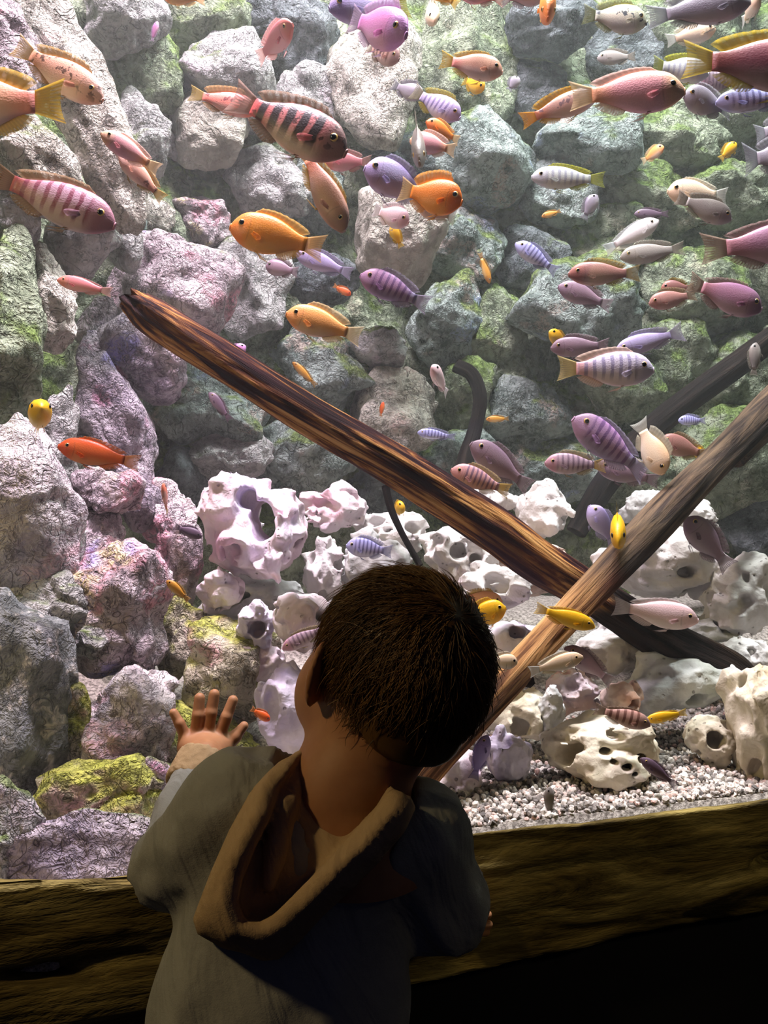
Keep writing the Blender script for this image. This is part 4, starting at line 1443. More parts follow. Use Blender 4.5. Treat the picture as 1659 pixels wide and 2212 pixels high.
SPEC = {
    'orange':   sp('#f29a2e', '#f0882c', '#e8a850', '#f08838', fin='#e8c070', tail='#f0c890'),
    'orangered': sp('#ea6a2a', '#e2541f', '#e88a50', '#e4582a', fin='#d8824a', tail='#e09a60'),
    'deeporange': sp('#f58a24', '#ee7a1c', '#f0a048', '#f07a28', fin='#f0b060', tail='#e8c898'),
    'peachorange': sp('#f2ab60', '#f0a050', '#e8c8a8', '#f0a060', fin='#e8cfa0', tail='#e6d4ae'),
    'yellow':   sp('#f4bc1c', '#f0b010', '#f0c850', '#eeb820', fin='#e8c048', tail='#e8c860'),
    'amber':    sp('#d89a3a', '#c88a30', '#d8b070', '#c88838', fin='#c8a060'),
    'pink':     sp('#eba5ac', '#f0b49a', '#e8b4c4', '#f0bc9a', ped='#f0a880', fin='#ecc8bc', tail='#ecd0a8'),
    'rose':     sp('#e08a92', '#d87a80', '#e8b0b4', '#e08a80', fin='#d8a8a4', tail='#d8b0a8'),
    'pinkwhite': sp('#f0d0d4', '#f0c4c8', '#f2e2e0', '#f0ccd0', fin='#ecdcdc', tail='#f0e8e8'),
    'white':    sp('#e6dede', '#d8d4d8', '#eeeae4', '#e2dada', fin='#dcdcdc', tail='#dfe4e4'),
    'cream':    sp('#ecd4b8', '#f0c8a0', '#f0e2d0', '#f0d0b0', fin='#e4dcc8', tail='#dcdcd4'),
    'peach':    sp('#e8b090', '#d89a80', '#ecd0c0', '#d8a48c', ped='#e89080', fin='#cfae5a', tail='#c9a83c'),
    'brownpeach': sp('#b98a78', '#c48a74', '#a88a84', '#98786e', ped='#d88a6a', fin='#c8a860', tail='#d8b480'),
    'magenta':  sp('#d88ac0', '#c884c4', '#e0a8c8', '#c890cc', fin='#c8a8c8', tail='#b8a4b8'),
    'mauve':    sp('#9c8090', '#8a7084', '#b09ca4', '#94788a', fin='#a08c94', tail='#a8949c'),
    'mauveyel': sp('#a48896', '#94788c', '#b8a4a8', '#b08890', fin='#b4a054', tail='#a89c60'),
    'darkmauve': sp('#6c5668', '#5a4658', '#8a7684', '#705a6c', fin='#7c6878'),
    'greymauve': sp('#9a929e', '#8a8292', '#b0a8ac', '#948c98', fin='#a4a0a8', tail='#a8a8b0'),
    'greybrown': sp('#98908a', '#887e78', '#aca49c', '#8c8480', fin='#a49c90'),
    'pinkbrown': sp('#b08078', '#a06e68', '#c09a90', '#a8766e', fin='#a89070', tail='#a89078'),
    'lilac':    sp('#b4a6d0', '#a494c8', '#c8bcd8', '#b0a0cc', fin='#b4acc8', tail='#b8b0c8'),
    'lilacyel': sp('#aca0cc', '#9c8cc4', '#c4bcd0', '#a898c8', fin='#b8a83c', tail='#b0a848'),
    'bluestripe': sp('#b0aede', '#9c9cd4', '#c8c8dc', '#a8a8d8', fin='#a8a8c8', bar='#5c588c', nb=8, bs=0.85),
    'lilacstripe': sp('#bcaed4', '#b0a0cc', '#d4ccd8', '#ac9cc8', fin='#bcae5c', tail='#b0a890', bar='#6a5c90', nb=8, bs=0.85),
    'whitestripe': sp('#dcd2e6', '#d0c4e0', '#e8d8e0', '#d4c8e0', ped='#f0b8c0', fin='#ecd0c0', tail='#dcc890', bar='#8a80a8', nb=8, bs=0.75),
    'purplestripe': sp('#b890bc', '#b888bc', '#a898c0', '#bc94b8', ped='#9890b4', fin='#b0a4bc', bar='#6c4880', nb=8, bs=0.8),
    'mauvestripe': sp('#b49aa8', '#a88c9c', '#c8b4b8', '#c090a0', fin='#b0a080', tail='#c0a468', bar='#70586c', nb=8, bs=0.8),
    'pinkstripe': sp('#dca8a8', '#cc98a0', '#e4c4b8', '#d89c9c', fin='#c8b088', tail='#d0b068', bar='#7a5c78', nb=9, bs=0.85),
    'redstripe': sp('#c8a0b4', '#b88ca4', '#c8b0b0', '#a87484', ped='#b8605c', fin='#b89a7c', tail='#b08c74', bar='#8a3f58', nb=8, bs=0.9),
    'darkbar':  sp('#c87a7a', '#d06a70', '#c4b0a4', '#8a6664', ped='#c85a58', fin='#a8907c', tail='#b09488', bar='#231418', nb=6, bs=1.0, blotch=0.8),
    'redspot':  sp('#f08a78', '#e87868', '#f0b4a4', '#ec8468', fin='#c8a070', tail='#c8b070', bar='#6c2c30', blotch=0.9),
    'peachspot': sp('#e6b29c', '#d8a088', '#ecd8c8', '#dcb0a0', ped='#e0a080', fin='#c8a46c', tail='#c8a868', bar='#5c4038', blotch=0.9),
    'peachspot2': sp('#d8a898', '#c8a080', '#d8c0b0', '#d4c8d0', ped='#d07850', fin='#d8a83c', tail='#e0a040', bar='#6c5060', blotch=0.8),
    'yellowspot': sp('#c8c0ac', '#e0cc40', '#b8b4ac', '#a8a890', ped='#a0a08c', fin='#9c9c6c', tail='#888c68', bar='#3a3c44', nb=0, blotch=1.0),
    'maroon':   sp('#80464f', '#8c4450', '#a08482', '#74404c', ped='#884440', fin='#c4ac40', tail='#c8b050'),
    'plum':     sp('#a87890', '#a07094', '#b898a6', '#96708a', ped='#b07884', fin='#a88c88', tail='#a89080'),
    'palegreen': sp('#c0c4c0', '#b8bcc4', '#d0d0c4', '#bcbcc4', fin='#b4b448', tail='#a8ac58', bar='#7c7c98', nb=8, bs=0.6),
    'brownband': sp('#c89c90', '#b88a80', '#d0b0a4', '#a08078', fin='#a08878', bar='#704840', nb=6, bs=0.9),
    'violet':   sp('#8878b0', '#7c6ca8', '#a090bc', '#8070a8', fin='#8c80ac'),
    'redbrown': sp('#9c6a64', '#8c5c5c', '#b48c80', '#a8685c', fin='#a08440', tail='#a08858'),
}
_FM = {}


def body_mat(key):
    if ('b', key) in _FM:
        return _FM['b', key]
    s = SPEC[key]
    t = NT('fish_' + key)
    x = t.sep(t.attr())
    S, Hh = x[0], x[1]
    c = t.mix(t.ss(Hh, -0.75, 0.0), C(s['belly']), C(s['main']))
    c = t.mix(t.ss(Hh, 0.25, 0.95), c, C(s['back']))
    c = t.mix(t.ss(S, 0.14, 0.32, 1, 0), c, C(s['head']))
    c = t.mix(t.ss(S, 0.70, 0.98), c, C(s['ped']))
    obj = t.n('ShaderNodeTexCoord').outputs['Object']
    if s['nb']:
        wob = t.math('MULTIPLY', t.math('SUBTRACT', t.noise(obj, 45, 2), 0.5), 0.05)
        w = t.math('SINE', t.math('MULTIPLY', t.math('ADD', S, wob), s['nb'] * 6.2832 / 0.85))
        m = t.ss(w, -0.1, 0.65) if s['bs'] < 1 else t.ss(w, -0.75, 0.15)
        m = t.math('MULTIPLY', m, t.ss(S, 0.20, 0.27))
        m = t.math('MULTIPLY', m, t.ss(S, 0.95, 1.0, 1, 0))
        m = t.math('MULTIPLY', m, t.ss(Hh, -0.85, -0.25))
        c = t.mix(t.math('MULTIPLY', m, s['bs']), c, C(s['bar']))
    if s['blotch']:
        nn = t.noise(obj, 95, 3, 0.6)
        m = t.math('MULTIPLY', t.ss(nn, 0.56, 0.62), t.ss(Hh, -0.7, 0.0))
        c = t.mix(t.math('MULTIPLY', m, s['blotch']), c, C(s['bar']))
    # mouth line and gill edge
    g = t.math('ABSOLUTE', t.math('SUBTRACT', t.math('ADD', S, t.math('MULTIPLY', t.math('MULTIPLY', Hh, Hh), 0.05)), 0.27))
    gm = t.math('MULTIPLY', t.ss(g, 0.0, 0.016, 0.35, 0.0), t.ss(t.math('ABSOLUTE', Hh), 0.45, 0.7, 1, 0))
    c = t.mix(gm, c, tuple([v * 0.35 for v in C(s['head'])[:3]] + [1]))
    sc_ = t.voro(t.scale(t.attr(), (55, 16, 1)), 1.0)
    nrm_ = t.bump(sc_, 0.12, 0.002)
    t.b.inputs['Subsurface Weight'].default_value = 0.0
    m = t.done(c, 0.42, 0.4, nrm_)
    _FM['b', key] = m
    return m


def fin_mat(hexc):
    if ('f', hexc) in _FM:
        return _FM['f', hexc]
    t = NT('fin_' + hexc.strip('#'))
    x = t.sep(t.attr())
    ray = t.ss(t.math('SINE', t.math('MULTIPLY', x[0], 6.2832 * 11)), -0.2, 0.8)
    col = t.mix(t.math('MULTIPLY', ray, 0.25), C(hexc), tuple([v * 0.6 for v in C(hexc)[:3]] + [1]))
    df = t.n('ShaderNodeBsdfDiffuse'); t.link(col, df.inputs[0])
    tl = t.n('ShaderNodeBsdfTranslucent'); t.link(col, tl.inputs[0])
    m1 = t.n('ShaderNodeMixShader'); m1.inputs[0].default_value = 0.5
    t.link(df.outputs[0], m1.inputs[1]); t.link(tl.outputs[0], m1.inputs[2])
    tp = t.n('ShaderNodeBsdfTransparent')
    al = t.math('ADD', t.ss(x[1], 0.0, 1.0, 0.80, 0.35), t.math('MULTIPLY', ray, 0.22), True)
    m2 = t.n('ShaderNodeMixShader'); t.link(al, m2.inputs[0])
    t.link(tp.outputs[0], m2.inputs[1]); t.link(m1.outputs[0], m2.inputs[2])
    t.link(m2.outputs[0], t.out.inputs[0])
    _FM['f', hexc] = t.m
    return t.m


M_PUPIL = NT('fish_pupil').done(C('#0c0a0c'), 0.15, 0.6)


def iris_mat(h):
    if ('i', h) not in _FM:
        _FM['i', h] = NT('fish_iris_' + h.strip('#')).done(C(h), 0.25, 0.5)
    return _FM['i', h]


SK_ = np.array([0, 0.012, 0.035, 0.07, 0.12, 0.18, 0.26, 0.36, 0.46, 0.56, 0.66, 0.76, 0.86, 0.94, 1.0])
TOPK = np.array([0.00, 0.17, 0.33, 0.53, 0.73, 0.87, 0.96, 1.0, 0.99, 0.93, 0.81, 0.64, 0.46, 0.37, 0.37])
BOTK = np.array([-0.16, -0.27, -0.37, -0.50, -0.66, -0.80, -0.92, -0.99, -1.0, -0.94, -0.81, -0.62, -0.44, -0.37, -0.37])
WIDK = np.array([0.06, 0.20, 0.32, 0.48, 0.68, 0.86, 0.97, 1.0, 0.96, 0.86, 0.72, 0.54, 0.34, 0.20, 0.15])


def sm(xk, yk, x):
    """smooth interpolation"""
    d = np.gradient(yk, xk)
    i = np.clip(np.searchsorted(xk, x) - 1, 0, len(xk) - 2)
    h = xk[i + 1] - xk[i]
    u = (x - xk[i]) / h
    return ((1 + 2 * u) * (1 - u) ** 2 * yk[i] + u * (1 - u) ** 2 * h * d[i] + u * u * (3 - 2 * u) * yk[i + 1] + u * u * (u - 1) * h * d[i + 1])


BL = 0.80     # body share of the total length


def sheet(name, base, tip, mat, parent, warp, thick, nt=4, lab=None):
    """thin fin between base and tip curves (n,3)"""
    n = len(base)
    k = np.linspace(0, 1, nt)
    mid = base[:, None, :] * (1 - k)[None, :, None] + tip[:, None, :] * k[None, :, None]
    t_ = thick * (1 - 0.8 * k)[None, :, None]
    d1 = np.gradient(mid, axis=0); d2 = np.gradient(mid, axis=1)
    no = np.cross(d1, d2); no /= np.linalg.norm(no, axis=2)[:, :, None] + 1e-12
    A = warp((mid + no * t_).reshape(-1, 3)); B = warp((mid - no * t_).reshape(-1, 3))
    f = grid_faces(n, nt)
    N = n * nt
    # rim
    loop = list(range(0, nt)) + [i * nt + nt - 1 for i in range(1, n)] + [(n - 1) * nt + j for j in range(nt - 2, -1, -1)] + [i * nt for i in range(n - 2, 0, -1)]
    lp = np.array(loop); l2 = np.roll(lp, -1)
    rim = np.stack([lp, l2, l2 + N, lp + N], 1)
    u = np.repeat(np.linspace(0, 1, n), nt); v = np.tile(k, n)
    at = np.stack([u, v, 0 * u], 1)
    me = mesh_from(name, np.vstack([A, B]), np.vstack([f, f[:, ::-1] + N, rim]), np.vstack([at, at]))
    return add(name, me, mat, parent)


def fish(sx, sy, tx, ty, h, D, dd, key, label, bend=0.0, up=None, dors=0.22, tailw=1.0, small=None, wide=0.42):
    S, T = P(sx, sy, D), P(tx, ty, D + dd)
    L = np.linalg.norm(S - T)
    Fv = (S - T) / L
    H = h * (D + dd / 2) / F
    if up is not None:
        U = np.array([up[0], up[2] if len(up) > 2 else 0.0, -up[1]], float)
    else:
        U = np.array([0, 0, 1.0])
    U = U - Fv * (U @ Fv)
    U /= np.linalg.norm(U)
    Yv = np.cross(U, Fv)
    M = Matrix(((Fv[0], Yv[0], U[0], 0), (Fv[1], Yv[1], U[1], 0), (Fv[2], Yv[2], U[2], 0), (0, 0, 0, 1)))
    c = (S + T) / 2
    M = Matrix.Translation(Vector(c)) @ M
    root = empty('cichlid', M, label=label, category='fish', group='fish swimming in the aquarium')
    s = SPEC[key]
    lenpx = math.hypot(sx - tx, sy - ty)
    if small is None:
        small = max(lenpx, h) < 75
    hh = H / 2

    def warp(p):
        q = p.copy()
        tt = 0.5 - q[:, 0] / L
        q[:, 1] += bend * L * np.maximum(tt - 0.25, 0) ** 2
        return q

    X = lambda b: L * (0.5 - BL * b)
    nr, ns = (22, 18) if not small else (14, 12)
    b = np.concatenate([[0, 0.012, 0.03], np.linspace(0.06, 1.0, nr - 3)])
    tp, bt, wd = sm(SK_, TOPK, b), sm(SK_, BOTK, b), sm(SK_, WIDK, b)
    zc, zr = (tp + bt) / 2 * hh, (tp - bt) / 2 * hh
    th = np.linspace(0, 2 * np.pi, ns, endpoint=False)
    wy = wd * H * wide / 2
    ct, st = np.cos(th), np.sin(th)
    py = np.sign(st)[None, :] * np.abs(st)[None, :] ** 0.9 * wy[:, None]
    pz = zc[:, None] + zr[:, None] * ct[None, :]
    V = np.stack([np.repeat(X(b), ns), py.ravel(), pz.ravel()], 1)
    at = np.stack([np.repeat(b, ns), (pz / hh).ravel(), np.zeros(nr * ns)], 1)
    fc = grid_faces(nr, ns, wrap_v=True)
    capA = V[:ns].mean(0) + [0.004 * L, 0, 0]; capB = V[-ns:].mean(0)
    k0 = len(V)
    V = warp(np.vstack([V, capA, capB])); at = np.vstack([at, [0, 0, 0], [1, 0, 0]])
    a_ = np.arange(ns); b_ = (a_ + 1) % ns
    caps = np.vstack([np.stack([a_ * 0 + k0, a_, b_], 1), np.stack([a_ * 0 + k0 + 1, (nr - 1) * ns + b_, (nr - 1) * ns + a_], 1)])
    add('body', mesh_from('body', V, [fc[:, ::-1], caps[:, ::-1]], at), body_mat(key), root)
    fm, tm, pm_ = fin_mat(s['fin']), fin_mat(s['tail']), fin_mat(s['main'])
    thk = 0.003 * H + 0.00008
    top = lambda q: sm(SK_, TOPK, q) * hh
    bot = lambda q: sm(SK_, BOTK, q) * hh
    # tail
    n = 11 if not small else 7
    k = np.linspace(-1, 1, n)
    base = np.stack([np.full(n, X(0.975)), 0 * k, k * 0.33 * hh], 1)
    tip = np.stack([-L * 0.5 + L * 0.035 * (1 - k ** 2) * 1.0 + 0 * k, 0 * k, k * 0.74 * hh * tailw], 1)
    sheet('tail_fin', base, tip, tm, root, warp, thk)
    # dorsal
    n = 19 if not small else 8
    u = np.linspace(0, 1, n)
    q = 0.26 + 0.66 * u
    base = np.stack([X(q), 0 * q, top(q) * 0.97 - 0.01 * hh], 1)
    hgt = dors * H * np.interp(u, [0, 0.12, 0.4, 0.75, 0.92, 1], [0.30, 0.85, 0.95, 1.0, 0.95, 0.55])
    back = L * np.interp(u, [0, 0.5, 0.85, 1], [0.012, 0.03, 0.075, 0.085])
    saw = 0.016 * H * (np.arange(n) % 2) * (u < 0.7)
    tip = base + np.stack([-back, 0 * u, hgt - saw], 1)
    sheet('dorsal_fin', base, tip, fm, root, warp, thk)
    # anal
    n = 8 if not small else 5
    u = np.linspace(0, 1, n)
    q = 0.64 + 0.26 * u
    base = np.stack([X(q), 0 * q, bot(q) * 0.97 + 0.01 * hh], 1)
    tip = base + np.stack([-L * (0.03 + 0.045 * u), 0 * u, -H * 0.20 * np.interp(u, [0, 0.3, 0.8, 1], [0.5, 1, 0.85, 0.3])], 1)
    sheet('anal_fin', base, tip, fm, root, warp, thk)
    # pelvic pair
    u = np.linspace(0, 1, 5)
    for sg in (1, -1):
        q = 0.36 + 0.06 * u
        base = np.stack([X(q), 0 * q + sg * 0.10 * H * wide, bot(q) * 0.95], 1)
        tip = np.stack([X(0.42 + 0.16 * (1 - u) + 0.02), sg * (0.16 * H * wide + 0.05 * H) + 0 * u, bot(0.45) - H * (0.16 - 0.07 * u)], 1)
        sheet('pelvic_fin', base, tip, fm, root, warp, thk)
        if not small:
            uu_ = np.linspace(-1, 1, 6)
            wy0 = sm(SK_, WIDK, np.array([0.30]))[0] * H * wide / 2
            base = np.stack([X(0.30 + 0 * uu_), sg * wy0 * 0.93 + 0 * uu_, -0.18 * hh + uu_ * 0.05 * H], 1)
            tip = np.stack([X(0.30) - L * 0.12 * (1 - 0.35 * uu_ ** 2), sg * (wy0 + 0.04 * H) + 0 * uu_, -0.38 * hh + uu_ * 0.085 * H], 1)
            sheet('pectoral_fin', base, tip, pm_, root, warp, thk)
    # eyes
    eb = 0.15
    er = 0.092 * H
    ez = 0.22 * hh
    wy_ = sm(SK_, WIDK, np.array([eb]))[0] * H * wide / 2
    zc0 = (sm(SK_, TOPK, np.array([eb]))[0] + sm(SK_, BOTK, np.array([eb]))[0]) / 2 * hh
    zr0 = (sm(SK_, TOPK, np.array([eb]))[0] - sm(SK_, BOTK, np.array([eb]))[0]) / 2 * hh
    yy = wy_ * math.sqrt(max(0.05, 1 - ((ez - zc0) / zr0) ** 2)) ** 0.9
    v, f = ico(2)
    for sg in (1, -1):
        ctr = np.array([X(eb), sg * (yy - er * 0.25), ez])
        vv_ = v * np.array([er, er * 0.55, er]) + ctr
        e = add('eye', mesh_from('eye', warp(vv_), f), iris_mat(s['eye']) if not small else M_PUPIL, root)
        if not small:
            pv_ = v * np.array([er * 0.74, er * 0.34, er * 0.74]) + ctr + [0, sg * er * 0.30, 0]
            add('pupil', mesh_from('pupil', warp(pv_), f), M_PUPIL, e)
    # lips
    if not small:
        a = np.linspace(0, 2 * np.pi, 12, endpoint=False)
        rw, rz = wd[1] * H * wide / 2, zr[1]
        rr = 0.018 * H
        b2 = np.linspace(0, 2 * np.pi, 6, endpoint=False)
        cy, cz = np.sin(a) * rw * 0.75, zc[1] + np.cos(a) * rz * 0.75
        Vl = np.stack([np.tile(X(0.004) + np.cos(b2) * rr * 1.2, 12), np.repeat(cy, 6) + np.repeat(np.sin(a), 6) * np.tile(np.sin(b2) * rr, 12),
                       np.repeat(cz, 6) + np.repeat(np.cos(a), 6) * np.tile(np.sin(b2) * rr, 12)], 1)
        add('lips', mesh_from('lips', warp(Vl), grid_faces(12, 6, True, True)), body_mat(key), root)
    return root


FISH = [
    # snout x,y, tail x,y, body height px, depth of snout, depth change to tail, colours, label, options
    (-190, 230, 142, 218, 135, 0.96, 0.0, 'peach', 'large peach fish cut off at the left edge with only its yellow tail showing', dict()),
    (222, 217, 30, 95, 74, 1.02, 0.02, 'peachspot', 'peach fish with dark blotches swimming right above the left edge tail', dict()),
    (219, 287, 345, 368, 46, 1.02, 0.02, 'pink', 'orange-headed pink fish facing up left near the left stack', dict(dors=0.16)),
    (258, 335, 355, 432, 42, 1.07, 0.02, 'peachspot', 'pale fish with brown blotches below the orange-headed pink fish', dict()),
    (249, 487, -30, 372, 96, 0.98, -0.02, 'redstripe', 'large purple-red striped fish at the left edge', dict(dors=0.18)),
    (340, 46, 328, 90, 13, 1.32, 0.0, 'magenta', 'tiny lilac-pink fish hanging vertically near the upper left', dict()),
    (350, -12, 445, -2, 40, 1.30, 0.0, 'orange', 'orange fish cut off by the top edge, left of centre', dict()),
    (560, 240, 408, 200, 50, 1.24, 0.0, 'redspot', 'red-spotted coral-coloured fish half behind the dark-barred fish\'s tail', dict(dors=0.3)),
    (748, 330, 497, 205, 108, 1.04, 0.02, 'darkbar', 'big red fish with black bars near the top middle', dict(dors=0.20)),
    (632, 52, 556, 128, 52, 1.22, 0.10, 'rose', 'rose-pink fish swimming up right toward the viewer near the top', dict(up=(-0.5, -0.85))),
    (711, 18, 885, 12, 75, 1.20, 0.05, 'lilacyel', 'pale lilac fish with a yellow tail at the top edge', dict()),
    (878, 75, 755, 40, 86, 1.10, 0.10, 'magenta', 'bright pink-violet fish with a blunt face near the top middle', dict(wide=0.5)),
    (862, 128, 792, 98, 46, 1.30, 0.06, 'brownband', 'small tan striped fish just under the pink-violet fish', dict()),
    (938, 46, 925, 5, 40, 1.34, 0.12, 'cream', 'small pale fish facing the viewer below the top edge', dict(wide=0.7, up=(0.3, -1))),
    (925, -30, 990, 12, 34, 1.30, 0.0, 'yellow', 'yellow fish cut off by the top edge showing only its tail', dict()),
    (1086, 155, 950, 128, 58, 1.22, 0.0, 'peach', 'peach fish with yellow tail above the small yellow fish', dict(dors=0.16)),
    (1046, 192, 1000, 172, 34, 1.30, 0.04, 'yellow', 'small bright yellow fish under the peach fish near the top', dict()),
    (913, 208, 846, 182, 38, 1.36, 0.02, 'greymauve', 'small grey-lilac fish left of the lilac striped one', dict()),
    (994, 255, 890, 195, 52, 1.28, 0.03, 'lilacstripe', 'lilac-blue striped fish with yellow fins right of the grey-lilac fish', dict()),
    (921, 262, 992, 305, 36, 1.26, 0.02, 'deeporange', 'small orange fish above the pink one in the upper middle', dict()),
    (906, 352, 900, 262, 60, 1.16, 0.13, 'greybrown', 'grey-brown fish seen head-on with a spiky back fin', dict(wide=0.5, dors=0.55, up=(-0.1, -1))),
    (886, 302, 985, 325, 48, 1.24, 0.0, 'pink', 'pink fish partly hidden behind the head-on grey fish', dict()),
    (744, 500, 648, 305, 64, 1.06, 0.02, 'brownpeach', 'long peach-brown fish diving beneath the dark-barred fish', dict(dors=0.14)),
    (700, 348, 803, 350, 44, 1.26, 0.0, 'rose', 'pink fish behind the face of the dark-barred fish', dict()),
    (788, 362, 935, 428, 82, 1.16, 0.03, 'lilac', 'pale lavender fish facing left behind the orange fish\'s tail', dict()),
    (998, 436, 862, 408, 78, 1.08, 0.02, 'deeporange', 'vivid orange fish with a tall striped back fin in the upper middle', dict(dors=0.30)),
    (905, 448, 985, 470, 40, 1.20, 0.0, 'cream', 'cream fish with fanned fins just below the vivid orange fish', dict(dors=0.1, tailw=1.5)),
    (883, 480, 806, 452, 46, 1.20, 0.04, 'pinkwhite', 'small pink and white fish below the lavender fish', dict()),
    (845, 488, 868, 535, 22, 1.26, 0.0, 'yellow', 'small yellow fish tail hanging below the pink and white fish', dict()),
    (498, 488, 702, 538, 86, 1.08, 0.0, 'orange', 'large golden orange fish facing left above the log', dict(dors=0.18)),
    (574, 574, 645, 588, 36, 1.40, 0.0, 'mauve', 'small mauve fish below the golden orange fish', dict()),
    (640, 548, 762, 592, 42, 1.38, 0.0, 'lilac', 'violet fish behind the golden orange fish\'s tail', dict()),
    (124, 604, 243, 632, 32, 1.10, 0.0, 'rose', 'slim dusky pink fish over the left rocks', dict(dors=0.08)),
    (779, 594, 927, 660, 60, 1.18, 0.0, 'purplestripe', 'purple barred fish with yellowish tail in the centre', dict()),
    (758, 637, 720, 616, 16, 1.50, 0.0, 'orangered', 'tiny orange fish left of the purple barred fish', dict()),
    (619, 676, 782, 728, 64, 1.12, 0.0, 'peachorange', 'peach-orange fish facing left just above the log', dict()),
    (530, 746, 492, 775, 26, 1.26, 0.0, 'magenta', 'violet fish peeking over the upper edge of the log', dict()),
    (632, 782, 684, 834, 16, 1.45, 0.0, 'amber', 'tiny slender amber fish above the middle of the log', dict()),
    (452, 848, 498, 908, 22, 1.40, 0.0, 'darkmauve', 'slim dark mauve fish below the upper log', dict()),
    (90, 878, 78, 925, 56, 1.00, 0.10, 'yellow', 'round bright yellow fish over the pale left boulder', dict(wide=0.85, dors=0.1)),
    (126, 963, 304, 1002, 54, 1.04, 0.0, 'orangered', 'red-orange fish facing left over the left rocks', dict(dors=0.16)),
    (352, 1044, 362, 1112, 28, 1.14, 0.03, 'redspot', 'coral fish with dark marks standing upright on its tail at the left', dict()),
    (436, 1160, 376, 1136, 24, 1.16, 0.0, 'darkmauve', 'small blackish fish touching the large cavity rock', dict()),
    (360, 1254, 409, 1298, 20, 0.97, 0.0, 'amber', 'small golden fish over the speckled left rocks', dict()),
    (583, 1556, 542, 1530, 20, 0.96, 0.0, 'orangered', 'little orange fish just right of the raised hand', dict()),
    (933, 790, 966, 852, 38, 1.30, 0.05, 'pinkwhite', 'pale pink oval fish in the centre facing away left', dict(wide=0.6)),
    (902, 934, 985, 944, 22, 1.46, 0.0, 'bluestripe', 'slim blue-violet striped fish low in the centre', dict()),
    (1058, 612, 1036, 545, 16, 1.55, 0.0, 'amber', 'tiny amber fish diving beside the back wall', dict()),
    (1050, 906, 1100, 904, 14, 1.60, 0.0, 'amber', 'tiny tan fish beside the curved dark branch', dict()),
    (1018, 957, 1146, 1055, 60, 1.26, 0.02, 'mauve', 'dusky purple fish diving from the curved branch', dict()),
    (975, 1014, 1102, 1062, 48, 1.20, 0.0, 'pinkstripe', 'pinkish fish with dark bars next to the dusky purple fish', dict()),
    (1239, 903, 1398, 1025, 76, 1.26, 0.02, 'purplestripe', 'large violet-pink barred fish above the rear branch', dict(dors=0.16)),
    (1177, 1000, 1310, 1005, 46, 1.30, 0.0, 'mauvestripe', 'mauve barred fish with yellow back fin left of the violet one', dict()),
    (1288, 1005, 1425, 1040, 48, 1.34, 0.0, 'mauve', 'mauve fish with a rosy face beneath the violet barred fish', dict()),
    (1434, 1024, 1378, 908, 58, 1.24, 0.03, 'cream', 'peach-white fish diving steeply beside the violet barred fish', dict(dors=0.28)),
    (1425, 950, 1530, 985, 46, 1.36, 0.0, 'pinkbrown', 'rosy brown fish partly behind the diving peach-white fish', dict()),
    (1490, 962, 1530, 1000, 26, 1.45, 0.0, 'yellow', 'yellow fish half hidden at the leaning dark log', dict()),
    (1412, 798, 1203, 795, 76, 1.14, 0.0, 'whitestripe', 'large white-lilac fish with grey bars at the right', dict(dors=0.18)),
    (1190, 752, 1318, 745, 44, 1.24, 0.0, 'mauve', 'mauve fish just behind the white-lilac barred fish\'s tail', dict()),
    (1187, 714, 1232, 762, 34, 1.34, 0.02, 'yellow', 'small yellow fish above the tail of the white-lilac barred fish', dict()),
    (1330, 758, 1478, 715, 42, 1.30, 0.0, 'lilac', 'slender violet fish with long tail behind the white-lilac barred fish', dict(dors=0.26, tailw=1.5)),
    (1228, 592, 1384, 590, 52, 1.26, 0.0, 'redbrown', 'reddish brown fish facing left over the rounded boulder', dict()),
    (1206, 618, 1322, 662, 46, 1.34, 0.0, 'mauve', 'dusty mauve fish just under the reddish brown fish', dict()),
    (1340, 556, 1480, 535, 44, 1.40, 0.0, 'greybrown', 'grey-brown fish above the reddish brown fish', dict()),
    (1422, 476, 1305, 542, 40, 1.44, 0.0, 'white', 'whitish fish slanting up right near the mossy rocks', dict(dors=0.12)),
    (1370, 462, 1445, 462, 22, 1.55, 0.0, 'darkmauve', 'small dark fish above the whitish slanting fish', dict()),
    (1114, 525, 1204, 588, 38, 1.42, 0.0, 'bluestripe', 'blue-lilac striped fish diving right of centre', dict()),
    (1402, 656, 1505, 635, 40, 1.30, 0.0, 'pinkbrown', 'rose-brown fish facing left near the right edge', dict()),
    (1428, 622, 1500, 622, 34, 1.40, 0.0, 'redbrown', 'small brown fish just above the rose-brown fish', dict()),
    (1645, 668, 1485, 608, 70, 1.22, 0.0, 'plum', 'mauve-pink fish facing right at the right edge', dict(dors=0.14)),
    (1800, 520, 1512, 538, 96, 1.18, 0.0, 'plum', 'large magenta-pink fish cut off by the right edge', dict(dors=0.14)),
    (1442, 412, 1572, 425, 58, 1.30, 0.0, 'cream', 'cream-white fish above the grey one at the right', dict(dors=0.14)),
    (1580, 474, 1460, 425, 52, 1.24, 0.0, 'greybrown', 'grey fish facing right under the cream-white fish', dict()),
    (1148, 382, 1308, 388, 50, 1.34, 0.0, 'palegreen', 'pale silvery fish with yellow-green fins right of centre', dict(dors=0.18)),
    (1288, 420, 1260, 475, 30, 1.50, 0.0, 'greymauve', 'pale mauve fish pointing up below the silvery fish', dict()),
    (1170, 468, 1212, 455, 14, 1.60, 0.0, 'amber', 'tiny tan fish under the silvery fish', dict()),
    (1434, 316, 1386, 350, 28, 1.55, 0.03, 'peachorange', 'small tan-orange fish before the mossy boulder', dict()),
    (1590, 308, 1555, 345, 24, 1.50, 0.0, 'yellow', 'small vivid yellow fish near the upper right edge', dict()),
    (1760, 330, 1605, 345, 80, 1.30, 0.0, 'greymauve', 'grey fish cut off at the right edge with a fanned striped tail', dict(tailw=1.3)),
